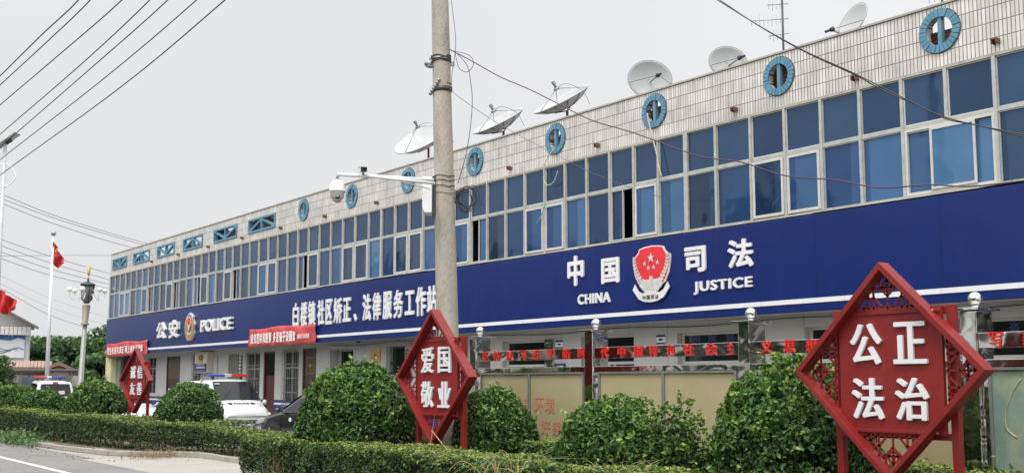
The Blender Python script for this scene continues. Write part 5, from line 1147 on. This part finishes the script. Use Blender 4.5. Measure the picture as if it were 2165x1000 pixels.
def make_van(label, x, y, rz, front=True, plate="鲁M 2419", group="white police vehicles in the yard"):
    t = thing("police_van", label, "van", (x, y, 0), rz, group)
    T = dict(x=(-2.2, 2.2), low=[(-2.2, .42), (-2.05, .26), (1.9, .26), (2.2, .34)], belt=[(-2.2, 1.10), (.9, 1.08), (1.5, .98), (2.2, .80)],
             top=[(-2.2, 1.0), (-2.17, 1.15), (-1.98, 1.74), (-1.7, 1.80), (.55, 1.84), (.78, 1.79), (1.46, 1.18), (1.95, 1.03), (2.12, .94), (2.2, .80)],
             hw=[(-2.2, .74), (-1.95, .81), (1.5, .82), (1.95, .78), (2.2, .66)], ht=[(-2.2, .72), (-1.98, .62), (-1.6, .63), (.6, .63), (.78, .64), (1.46, .76), (1.95, .70), (2.2, .58)])
    c = Car(t, T); c.body(PAINTW)
    for sg in (-1, 1):
        c.win([(1.30, .02), (.70, .93), (.30, .95), (.30, .02)], sg); c.win([(.20, .02), (.20, .95), (-.75, .95), (-.75, .02)], sg); c.win([(-.85, .02), (-.85, .95), (-1.75, .92), (-1.95, .08)], sg)
        for xx in (1.35, -1.35): c.wheel(xx, sg, .30, .815)
        q = MB(); q.sphere((1.22, sg*.93, 1.15), .065, 14, (.6, 1, 1.2)); q.tube([(1.22, sg*.80, 1.12), (1.22, sg*.93, 1.15)], .02, 6); q.build("mirror", PAINTW, t, local=True)
        q = MB()                                        # dark waist stripe
        n = 20; vs_ = []
        for i in range(n+1):
            xx = -1.9+3.7*i/n; hw = c.g('hw', xx)+.006; zz = .93-.02*i/n; vs_ += [(xx, sg*hw, zz-.05), (xx, sg*hw, zz+.04)]
        q.add(vs_, [(2*i, 2*i+1, 2*i+3, 2*i+2) for i in range(n)]); q.build("side_stripe", SKIRT, t, local=True, recalc=False)
        q = MB(); q.prism([(1.75, .70), (2.12, .62), (2.17, .74), (2.02, .86), (1.72, .90)], sg*.60, sg*.80); hl = q.build("headlight", LAMPG, t, local=True, bevel=.02)
        q = MB(); q.tube([(2.0, sg*.66, .74), (2.14, sg*.66, .74)], .055, 14); q.build("lens_ring", CHROME, hl, local=True)
        c.box("door_handle", (-.62, sg*.835-.012, .98), (-.46, sg*.835+.012, 1.01), CHROME, .004)
    c.screen(1.42, .80, "windscreen")
    ws = c.screen(-2.16, -2.0, "rear_window", .86)
    c.box("sticker", (.9, -.56, 1.69), (.95, -.42, 1.735), WHITEP, .002)
    if front:
        q = MB()
        q.prism([(-.56, .70), (.56, .70), (.50, .36), (-.50, .36)], 0, .05, M=Matrix.Translation((2.155, 0, 0)) @ Matrix.Rotation(math.pi/2, 4, 'Z')); gr = q.build("grille", BLKP, t, local=True)
        for k in range(3): c.box("grille_bar", (2.205, -.50, .50+.065*k), (2.222, .50, .525+.065*k), DARKM, .003, gr)
        c.box("chrome_strip", (2.17, -.60, .735), (2.21, .60, .77), CHROME, .006)
        c.box("licence_plate", (2.21, -.22, .40), (2.225, .22, .54), PAINTW, .003)
        q = MB(); Mp = Matrix.Translation((2.23, 0, .47)) @ Matrix.Rotation(math.pi/2, 4, 'Z'); letters(q, "鲁M2419", -.19, .19, -.045, .045, 0, .003, .015, M=Mp); q.build("plate_number", BLACKL, t, local=True)
        q = MB(); sl = math.atan2(1.18-1.03, .49); Mh = Matrix.Translation((1.70, 0, 1.13)) @ Matrix.Rotation(math.pi/2, 4, 'Z') @ Matrix.Rotation(-(math.pi/2-sl), 4, 'X')
        letters(q, "警", -.42, -.28, -.07, .07, -.002, .003, .04, M=Mh); letters(q, "POLICE", -.24, .24, -.05, .05, -.002, .003, .03, M=Mh); letters(q, "察", .28, .42, -.07, .07, -.002, .003, .04, M=Mh)
        q.build("bonnet_lettering", BLACKL, t, local=True)
        for sg in (-1, 1):
            q = MB(); q.tube([(1.45, sg*.30-.2, 1.235), (1.15, sg*.30+.15, 1.50)], .008, 5); q.build("wiper", BLKP, t, local=True)
    else:
        for sg in (-1, 1): c.box("tail_lamp", (-2.22, sg*.70-.05, .75), (-2.12, sg*.70+.05, 1.08), REDL, .01)
        c.box("brake_light", (-2.06, -.10, 1.735), (-1.97, .10, 1.775), REDL, .008)
        q = MB(); q.box((-2.165, -.35, 1.28), (-2.15, -.12, 1.42)); q.box((-2.165, .05, 1.26), (-2.15, .25, 1.42)); q.build("window_sticker", PALEL, t, local=True)
        c.box("licence_plate", (-2.24, -.22, .6), (-2.225, .22, .74), SKIRT, .003)
    lb = thing if False else None
    q = MB(); q.box((.30, -.62, 1.925), (.56, -.10, 2.005)); q.v = [(v[0], v[1], v[2]) for v in q.v]; q.build("light_bar_end", BLUL, t, local=True, bevel=.035)
    q = MB(); q.box((.30, .10, 1.925), (.56, .62, 2.005)); q.build("light_bar_end", REDL, t, local=True, bevel=.035)
    q = MB(); q.box((.29, -.10, 1.93), (.57, .10, 2.02)); q.build("light_bar_centre", LAMPG, t, local=True, bevel=.02)
    for sg in (-1, 1): c.box("light_bar_foot", (.38, sg*.45-.03, 1.84), (.48, sg*.45+.03, 1.928), BLKP, .004)
    return t
def make_sedan(label, x, y, rz, paint, group=None):
    t = thing("parked_car", label, "car", (x, y, 0), rz, group)
    T = dict(x=(-2.25, 2.27), low=[(-2.25, .38), (-2.1, .22), (2.05, .20), (2.27, .32)], belt=[(-2.25, .88), (-1.2, .93), (1.1, .88), (2.0, .70), (2.27, .56)],
             top=[(-2.25, .86), (-2.15, 1.0), (-1.62, 1.06), (-.95, 1.38), (-.5, 1.45), (.25, 1.46), (.45, 1.40), (1.18, .98), (1.9, .83), (2.15, .72), (2.27, .56)],
             hw=[(-2.25, .70), (-1.9, .83), (1.6, .86), (2.0, .80), (2.27, .60)], ht=[(-2.25, .66), (-1.62, .68), (-.95, .56), (.3, .57), (1.18, .72), (1.9, .70), (2.27, .52)])
    c = Car(t, T); c.body(paint)
    for sg in (-1, 1):
        c.win([(.98, .03), (.42, .90), (.05, .94), (.05, .03)], sg); c.win([(-.03, .03), (-.03, .94), (-.75, .92), (-.95, .60), (-.95, .03)], sg); c.win([(-1.0, .03), (-1.0, .55), (-1.32, .30), (-1.40, .03)], sg)
        for xx in (1.38, -1.35): c.wheel(xx, sg, .315, .855)
        q = MB(); q.sphere((.95, sg*1.0, .98), .085, 14, (.8, .95, .8)); q.tube([(.95, sg*.84, .93), (.95, sg*.97, .97)], .02, 6); q.build("mirror", paint, t, local=True)
        q = MB(); q.prism([(1.85, .62), (2.2, .56), (2.22, .64), (1.95, .74), (1.80, .74)], sg*.58, sg*.83); q.build("headlight", LAMPG, t, local=True, bevel=.02)
        for xx in (.0, -.85): c.box("door_handle", (xx-.02, sg*.865-.012, .80), (xx+.14, sg*.865+.012, .83), CHROME if paint is PAINTD else paint, .004)
        q = MB(); q.box((-.95, sg*.872-.003, .915), (1.0, sg*.872+.003, .93)); q.build("chrome_sill", CHROME, t, local=True)
        c.box("tail_lamp", (-2.24, sg*.62-.14, .72), (-2.17, sg*.62+.14, .88), REDL, .01)
        q = MB(); q.tube([(.55, sg*.870, .72), (.55, sg*.876, .72)], .06, 16); q.build("door_sticker", WHITEP, t, local=True)
    c.screen(1.14, .48, "windscreen"); c.screen(-1.58, -1.0, "rear_window", .88)
    return t
make_van("white police van with bonnet lettering, parked facing right before the barred windows", -33.0, 13.35, R(-2))
make_van("white police van seen from behind at far left, roof light bar above the shrubs", -48.9, 12.2, R(172), front=False, group="white police vehicles in the yard")
make_sedan("dark grey saloon car parked right of the white police van", -28.1, 14.5, R(-168), PAINTD)
p = dep(248, 845, 39); make_sedan("white saloon car mostly hidden between the shrub and the far red sign", p.x-.6, p.y+.3, R(5), PAINTW)
# ================================================================== street lamp, solar lamp, flags
c = dep(168, 800, 55); top = dep(186, 594, 55); 
lp = thing("street_lamp", "ornamental street lamp with a lantern, round globes and a yellow finial", "street lamp", (c.x, c.y, 0)); H = top.z
tl = (Vector((top.x, top.y, 0))-Vector((c.x, c.y, 0)))*1.0
LP = lambda z: (c.x+tl.x*z/H, c.y+tl.y*z/H, z)
b = MB(); b.tube([LP(0), LP(.3), LP(.32), LP(H*.68)], [.22, .22, .15, .11], 16); b.build("pole", mat("aged_lamp_pole", (.25, .25, .23), .5, .3, .15, 5), lp)
b = MB(); a0 = H*.68; b.tube([LP(a0), LP(a0+.06), LP(a0+.07), LP(a0+.95), LP(a0+1.0)], [.20, .20, .13, .2, .16], 16); b.build("collar", mat("bronze_collar", (.20, .18, .15), .5, .3), lp)
z0 = a0+1.05; b = MB(); b.tube([LP(z0), LP(z0+.18), LP(z0+.95)], [.12, .24, .33], 8); b.build("lantern", mat("smoky_lantern_glass", (.10, .10, .095), .25, 0, .3, 3), lp)
b = MB()
for k in range(8):
    a = math.pi*k/4; q0, q1 = Vector(LP(z0+.18)), Vector(LP(z0+.95)); b.tube([q0+Vector((math.cos(a), math.sin(a), 0))*.245, q1+Vector((math.cos(a), math.sin(a), 0))*.335], .02, 5)
b.tube([LP(z0+.95), LP(z0+1.0), LP(z0+1.1)], [.38, .34, .10], 16); b.build("lantern_frame", DARKM, lp)
b = MB(); b.tube([LP(z0+1.1), LP(z0+1.45)], [.06, .03], 10); b.build("spire", GALV, lp)
b = MB(); b.tube([LP(z0+1.42), LP(z0+1.55), LP(z0+1.85)], [.05, .07, .12], 12); b.build("finial", mat("yellow_finial", (.5, .38, .12), .5), lp)
for k in range(6):
    a = math.pi/3*k+.5; d = Vector((math.cos(a), math.sin(a), 0)); o_ = Vector(LP(z0+.5)); b = MB()
    b.tube(catmull([o_+d*.28, o_+d*.42-Vector((0, 0, .18)), o_+d*.6-Vector((0, 0, .34)), o_+d*.82-Vector((0, 0, .2)), o_+d*.85+Vector((0, 0, .05))], 5), .018, 6)
    b.tube(catmull([o_+d*.3+Vector((0, 0, .2)), o_+d*.5+Vector((0, 0, .1)), o_+d*.55-Vector((0, 0, .28))], 4), .012, 5); ar = b.build("lamp_arm", WHITEM, lp)
    b = MB(); b.sphere(tuple(o_+d*.85+Vector((0, 0, .17))), .13, 16); b.build("globe", mat("white_globe", (.7, .7, .68), .25), ar)
c = dep(-15, 800, 37); so_ = thing("solar_street_lamp", "white street lamp pole at the left edge with a tilted solar panel and loop bracket", "street lamp", (c.x, c.y, 0)); zt = dep(5, 296, 37).z
b = MB(); b.tube([(c.x, c.y, 0), (c.x, c.y, zt)], [.085, .055], 16); b.build("pole", mat("grey_painted_pole", (.42, .43, .43), .45), so_)
b = MB(); cc = Vector((c.x, c.y, zt+.12)); ang2 = math.atan2(RIGHT.y, RIGHT.x); Mp = Matrix.Translation(cc) @ Matrix.Rotation(ang2, 4, 'Z') @ Matrix.Rotation(R(-36), 4, 'Y')
b.box((-.55, -.22, 0), (.52, .22, .045), Mp); pn = b.build("solar_panel", mat("solar_panel_back", (.45, .46, .46), .5, .2, .1, 5), so_)
b = MB(); b.box((-.50, -.19, .046), (.47, .19, .050), Mp); b.build("solar_cells", mat("solar_cells", (.01, .014, .05), .15), pn)
b = MB(); b.box((-.02, -.05, -.10), (.22, .05, -.002), Mp); b.build("panel_bracket", DARKM, so_)
b = MB(); b.tube([c_ for c_ in catmull([Vector((c.x, c.y, dep(5, 337, 37).z)), Vector((c.x, c.y, dep(5, 341, 37).z))+RIGHT*.2, Vector((c.x, c.y, dep(5, 363, 37).z))+RIGHT*.42, Vector((c.x, c.y, dep(5, 380, 37).z))+RIGHT*.26, Vector((c.x, c.y, dep(5, 387, 37).z))+RIGHT*.05], 6)], .022, 8); b.build("loop_bracket", WHITEM, so_)
b = MB(); b.tube([c_ for c_ in catmull([Vector((c.x, c.y, dep(5, 337, 37).z)), Vector((c.x, c.y, dep(5, 341, 37).z))-RIGHT*.2, Vector((c.x, c.y, dep(5, 363, 37).z))-RIGHT*.42, Vector((c.x, c.y, dep(5, 380, 37).z))-RIGHT*.26, Vector((c.x, c.y, dep(5, 387, 37).z))-RIGHT*.05], 6)], .022, 8); b.build("loop_bracket", WHITEM, so_)
FLAGR = mat("red_flag_cloth", (.42, .012, .014), .7, 0, .12, 2)
def flag(name, label, poly_px, d, stars=False, pole=None, hoist=0):
    P = [dep(x, y, d) for x, y in poly_px]; t = thing(name, label, "flag", P[0]); n = 14
    # cloth between an upper and a lower edge
    up_e, lo_e = P[:len(P)//2], P[len(P)//2:][::-1]; U = catmull(up_e, 8); Lw = catmull(lo_e, 8); b = MB(); vs = []; m2 = 8; n = len(U)
    for i in range(n):
        for j in range(m2+1):
            v = U[i].lerp(Lw[i], j/m2); v = v-FWD*(.10*math.sin(i*.55+j*.35)+.05*math.sin(i*1.1-j*.6)); vs.append(v)
    b.add(vs, [(i*(m2+1)+j, i*(m2+1)+j+1, (i+1)*(m2+1)+j+1, (i+1)*(m2+1)+j) for i in range(n-1) for j in range(m2)], True); b.build("cloth", FLAGR, t, recalc=False)
    return t
c = dep(98.5, 800, 55); top = dep(112.5, 499, 55); fp_ = thing("flagpole", "tall slim steel flagpole behind the parked rear police van", "flagpole", (c.x, c.y, 0))
b = MB(); b.tube([(c.x, c.y, 0), tuple(top)], [.12, .055], 14); b.build("pole", WHITEM, fp_)
b = MB(); b.tube([top, top+Vector((0, 0, .12)), top+Vector((0, 0, .22))], [.05, .14, .1], 12); b.build("truck", GALV, fp_)
t = flag("national_flag", "red flag with small yellow stars drooping from the top of the flagpole", [(112.5, 507), (118, 519), (127, 536), (136, 552), (134, 557), (121, 568), (112, 553), (110, 542)], 55)
b = MB()
for x_, y_, r_ in ((115, 517, .035), (119, 527, .05), (116.3, 530.5, .05), (114, 524, .03)):
    q = dep(x_, y_, 54.7); Ms = Matrix((RIGHT, -FWD, UP)).transposed().to_4x4(); b.prism(star(0, 0, r_), -.005, .005, M=Matrix.Translation(q) @ Ms)
b.build("stars", mat("yellow_star", (.75, .5, .03), .6), t)
flag("red_flag", "plain red flag hanging from the lamp pole at the left edge", [(-30, 600), (2, 614), (20, 626), (38, 640), (30, 655), (14, 665), (0, 660), (-30, 655)], 36.6)
# ================================================================== buildings and trees at the far left
def bx(b, d, x0, x1, y0, y1, thick, pivot=None):
    """box whose right flank runs straight away from the road user's view, spanning survey marks x0..x1, y0..y1 at distance d"""
    pv = pivot or x1; th = math.atan((1082-pv)/F); q = dep(pv, (y0+y1)/2, d); z1 = dep(pv, y0, d).z; z0 = dep(pv, y1, d).z; sc_ = d/F/math.cos(th)*.97; w_ = (x1-x0)*sc_
    M_ = Matrix.Translation((q.x, q.y, 0)) @ Matrix.Rotation(ang+th, 4, 'Z') @ Matrix.Translation(((x0-pv)*sc_, 0, 0)); b.box((0, 0, z0), (w_, thick, z1), M_); return M_, w_, z0, z1
gb = thing("gabled_building", "white two-storey gabled building with a blue and white snow mural on its end wall", "building", (dep(0, 800, 78).x, dep(0, 800, 78).y, 0))
WALL2 = mat("white_render", (.48, .47, .45), .8, dirt=((.3, .28, .25), .5, 1)); ROOFM = mat("brown_metal_roof", (.19, .115, .085), .7, 0, .15, 2)
b = MB(); M_, w_, z0, z1 = bx(b, 78, -210, 61, 690, 860, 6); b.build("end_wall", WALL2, gb)
b = MB(); zz0, zz1 = dep(0, 689, 78).z, dep(0, 612, 78).z; b.prism([(-.3, zz0), (w_+.25, zz0), (w_/2, zz1+.2)], -.02, 6, M=M_); b.build("gable", WALL2, gb)
b = MB(); b.bar(M_ @ Vector((w_+.5, -.3, zz0-.15)), M_ @ Vector((w_/2, -.3, zz1+.25)), .14, 1.2, M_.to_3x3() @ Vector((0, 1, 0))); b.build("roof_edge", mat("dark_roof_edge", (.12, .11, .10), .7), gb)
b = MB(); 
for k in range(34): b.box((.2+k*(w_-.2)/34, -.55, zz0-.65), (.2+(k+.88)*(w_-.2)/34, -.35, zz0-.05), M_)
b.build("canopy", mat("pink_white_canopy", (.50, .46, .45), .6), gb)
b = MB(); b.box((w_-4.4, -.12, dep(0, 757, 78).z), (w_-.35, -.02, dep(0, 692, 78).z), M_); mural = b.build("mural", mat("mural_sky_blue", (.03, .13, .33), .6, 0, .5, .8), gb)
za, zb = dep(0, 757, 78).z, dep(0, 692, 78).z; MH = zb-za; MW = 4.05
b = MB(); sn = [(w_-4.39, za+.02), (w_-.36, za+.02), (w_-.36, za+MH*.60), (w_-.8, za+MH*.66), (w_-1.3, za+MH*.56), (w_-2.2, za+MH*.60), (w_-3.2, za+MH*.50), (w_-4.39, za+MH*.56)]; b.prism(sn, -.13, -.121, M=M_); b.build("snow_field", mat("painted_snow", (.55, .56, .58), .7, 0, .08, .6), mural)
b = MB(); b.prism([(w_-1.25+.34*math.cos(a)*(1 if i % 2 else .5), za+MH*.82+.34*math.sin(a)*(1 if i % 2 else .5)) for i, a in enumerate([k*math.pi/7 for k in range(14)])], -.135, -.122, M=M_)
for u in (0, .34, .68): b.prism(circle(w_-3.9+u*1.35, za+MH*.63, .24, 10), -.135, -.122, M=M_)
b.build("painted_shapes", mat("painted_cream", (.55, .55, .52), .7), mural)
b = MB()
for k in range(3): b.tube([M_ @ Vector((w_-2.9+k*.4+s*.0+i*.28, -.14, za+MH*(.20+.05*k)+.10*math.sin(i*1.3+k))) for i, s in enumerate([0]*7)], .03, 5)
b.build("painted_lines", mat("painted_grey", (.12, .16, .2), .7), mural)
b = MB(); M3, w3, q0, q1 = bx(b, 77.3, 60, 62.5, 692, 800, .12); b.build("corner_post", GALV, gb)
# low houses
def low_house(label, d, x0, x1, yt, ye, gable=False):
    c = dep(x0, 800, d); t = thing("low_house", label, "house", (c.x, c.y, 0), group="low houses across the yard"); b = MB(); M_, w_, z0, z1 = bx(b, d, x0+2, x1-2, ye+2, 862, 4); b.build("wall", mat("pink_brown_wall", (.26, .18, .155), .85, 0, .1, 1), t)
    zt, ze = dep(x0, yt, d).z, dep(x0, ye, d).z; b = MB()
    if gable: b.prism([(-.5, ze-.1), (w_/2, zt), (w_+.5, ze-.1), (w_+.5, ze-.25), (w_/2, zt-.22), (-.5, ze-.25)], -.4, 5, M=M_); b.build("roof", ROOFM, t); b = MB(); b.prism([(0, ze-.2), (w_, ze-.2), (w_/2, zt-.23)], -.02, .2, M=M_); b.build("gable", mat("brick_brown", (.20, .13, .10), .9), t)
    else:
        n = 26
        for k in range(n):
            a, c_ = -.3+(w_+.6)*k/n, -.3+(w_+.6)*(k+.86)/n; b.add([M_ @ Vector(v) for v in ((a, -.6, ze-.1), (c_, -.6, ze-.1), (c_, 2.4, zt), (a, 2.4, zt), (a, -.6, ze-.18), (c_, -.6, ze-.18), (c_, 2.4, zt-.1), (a, 2.4, zt-.1))], [(0, 1, 2, 3), (4, 7, 6, 5), (0, 4, 5, 1), (1, 5, 6, 2), (2, 6, 7, 3), (3, 7, 4, 0)])
        b.build("roof", mat("ribbed_brown_roof", (.27, .17, .13), .6, 0, .15, 2), t); b = MB(); b.box((-.3, -.66, ze-.42), (w_+.3, -.6, ze-.19), M_); b.build("fascia_board", mat("dark_red_fascia", (.09, .035, .03), .7), t)
    return t, M_, w_
low_house("long low house with a ribbed brown metal roof under the mural", 64, -60, 98, 761, 772)
low_house("small house with a low brown gable right of the flagpole", 63, 103, 146, 764, 779, True)
# open shelter with a flat roof
c = dep(-60, 800, 56); sh_ = thing("flat_roof_shelter", "long open shelter with a flat dark roof on thin posts at far left", "shelter", (c.x, c.y, 0))
b = MB(); M_, w_, z0, z1 = bx(b, 56, -140, 166, 779.5, 783, 2.2); b.build("roof", mat("shelter_roof", (.17, .155, .135), .7), sh_)
b = MB(); bx(b, 55.95, -140, 164, 783.5, 787, .12, 166); b.build("roof_beam", DARKM, sh_)
for x_ in (-60, 40, 56, 150): b = MB(); bx(b, 56.3, x_, x_+2.6, 784, 862, .08, 166); b.build("post", GALV, sh_)
for x_ in (-50, 41, 59, 152):
    b = MB(); p_ = dep(x_+1, 795, 56.3); b.tube([p_, dep(x_+8, 785, 56.2)], .03, 5); b.build("brace", GALV, sh_)
b = MB(); bx(b, 58.4, -140, 166, 793, 870, .2, 166); b.build("back_wall", MATS["pink_brown_wall"], sh_)
for x0_, x1_ in ((-60, 37), (60, 100), (104, 145)):
    b = MB(); bx(b, 58.3, x0_, x1_, 794, 850, .06, 166); b.build("window", mat("pale_blue_window", (.13, .17, .20), .25, 0, .4, .7), sh_)
b = MB(); bx(b, 58.2, 153, 166, 794, 860, .06, 166); bx(b, 58.2, 42, 53, 796, 860, .06, 166); b.build("white_panel", WALL2, sh_)
# small pale building beside the corner column
c = dep(226, 800, 70); sm_ = thing("small_kiosk", "small cream hut with a red-brown roof just left of the corner column", "hut", (c.x, c.y, 0))
b = MB(); M_, w_, z0, z1 = bx(b, 70, 229, 250, 798, 850, 3); b.build("wall", mat("cream_wall", (.42, .38, .28), .8), sm_)
b = MB(); b.prism([(-.4, z1), (w_/2, z1+.5), (w_+.4, z1)], -.3, 3.3, M=M_); b.build("roof", mat("red_tile_roof", (.25, .10, .07), .8), sm_)
# trees
def tree(label, px, d, z_lo, z_top, rad_, n, seed, size=.34, cat="tree", group="trees behind the street lamp"):
    c = dep(px, 808, d); t = thing("broadleaf_tree", label, cat, (c.x, c.y, 0), group=group); g = random.Random(seed); rs = np.random.default_rng(seed); b = MB()
    b.tube(catmull([(0, 0, 0), (g.uniform(-.2, .2), .1, z_top*.3), (g.uniform(-.4, .4), .2, z_top*.6)], 4), [.24-.014*i for i in range(9)], 8); b.build("trunk", TWIG, t, local=True)
    b = MB(); cl = []
    for k in range(26):
        a = g.uniform(0, 6.28); rr2 = rad_*math.sqrt(g.random())*.85; z = z_lo+(z_top-z_lo)*g.random()**.8; rr2 *= (1-.65*max(0, (z-z_lo)/(z_top-z_lo)-.35)); q = Vector((rr2*math.cos(a), rr2*math.sin(a), z)); cl.append((q, g.uniform(.45, .95)*rad_*.42))
        if k < 12: b.tube([(0, 0, z_top*.25), q*.5+Vector((0, 0, z_top*.12)), q], [.09, .06, .02], 5, cap=False)
    b.build("limbs", TWIG, t, local=True); P = []; N = []; Tt = []
    per = n//len(cl)
    for q, r_ in cl:
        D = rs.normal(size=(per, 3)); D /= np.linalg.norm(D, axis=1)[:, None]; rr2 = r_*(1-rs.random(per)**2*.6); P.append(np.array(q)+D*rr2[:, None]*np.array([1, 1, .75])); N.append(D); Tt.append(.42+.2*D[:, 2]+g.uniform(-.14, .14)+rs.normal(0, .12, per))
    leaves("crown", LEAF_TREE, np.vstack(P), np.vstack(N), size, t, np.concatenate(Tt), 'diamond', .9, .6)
    return t
for i, (px, d, zt, r_, lb) in enumerate([(78, 84, 4.2, 2.5, "leftmost low tree right of the mural building"), (101, 90, 4.9, 2.6, "tree with a rounded top just left of the flagpole"), (124, 84, 4.6, 2.4, "bushy tree right of the flagpole above the small gable"), (146, 92, 5.3, 2.6, "tree with a pale green top left of the street lamp"),
        (163, 82, 4.5, 2.4, "lower tree directly behind the street lamp"), (184, 90, 5.4, 2.6, "tall round tree just right of the street lamp"), (205, 82, 5.0, 2.6, "dense tree left of the blue fascia end"), (228, 90, 5.8, 2.8, "tallest tree, partly behind the corner of the building"), (212, 70, 3.4, 2.2, "low dark bushy tree in front beside the corner column"), (190, 72, 3.0, 2.0, "low bushy tree in front, right of the lamp pole"), (250, 86, 5.2, 2.8, "tree mostly hidden by the corner column")]):
    tree(lb, px, d, .7, zt, r_, 6500, 50+i)
tree("feathery grey-green tree at the left edge in front of the mural", -4, 50, .8, 2.9, 1.1, 4000, 80, .12, group=None)
for i, (px, d, zt, r_) in enumerate([(-60, 95, 5, 3.), (-120, 90, 6, 3.2)]): tree("dark tree beyond the left edge" + (" farther out" if i else ""), px, d, .7, zt, r_, 3000, 90+i, group=None)

# ================================================================== the far side of the road (behind the camera; it is what the windows and steel mirror)
n_ = 60000; rs = np.random.default_rng(5); P = []; Tt = []; N = []
for k in range(26):
    x = -150+k*6.6+rs.uniform(-1.5, 1.5); y = -15+rs.uniform(-2, 2); h_ = rs.uniform(6, 12.5); D = rs.normal(size=(1500, 3)); D /= np.linalg.norm(D, axis=1)[:, None]; lm = 1+.25*lump(D*3, .8, k)
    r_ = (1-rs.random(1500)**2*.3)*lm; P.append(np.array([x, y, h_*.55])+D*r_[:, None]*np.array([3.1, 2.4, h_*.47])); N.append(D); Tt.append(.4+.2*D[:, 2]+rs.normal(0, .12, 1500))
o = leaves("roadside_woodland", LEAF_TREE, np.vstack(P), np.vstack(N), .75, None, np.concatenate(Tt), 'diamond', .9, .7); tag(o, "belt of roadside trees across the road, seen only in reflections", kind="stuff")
# fallen leaves and grit along the kerb
n = 520; xx = rng.uniform(-60, -24, n); P = np.stack([xx, 7.55-np.abs(rng.normal(0, .22, n))+np.where(xx > -26, rng.uniform(0, 2.2, n), 0), np.full(n, .016)], 1)
o = leaves("fallen_leaves", mat("fallen_leaf", (.22, .17, .07), .8, 0, .4, 30), P, np.tile([[0, 0, 3.]], (n, 1)), .06, None, rng.uniform(0, 1, n), 'diamond'); tag(o, "scattered dry fallen leaves along the kerb and driveway", kind="stuff")
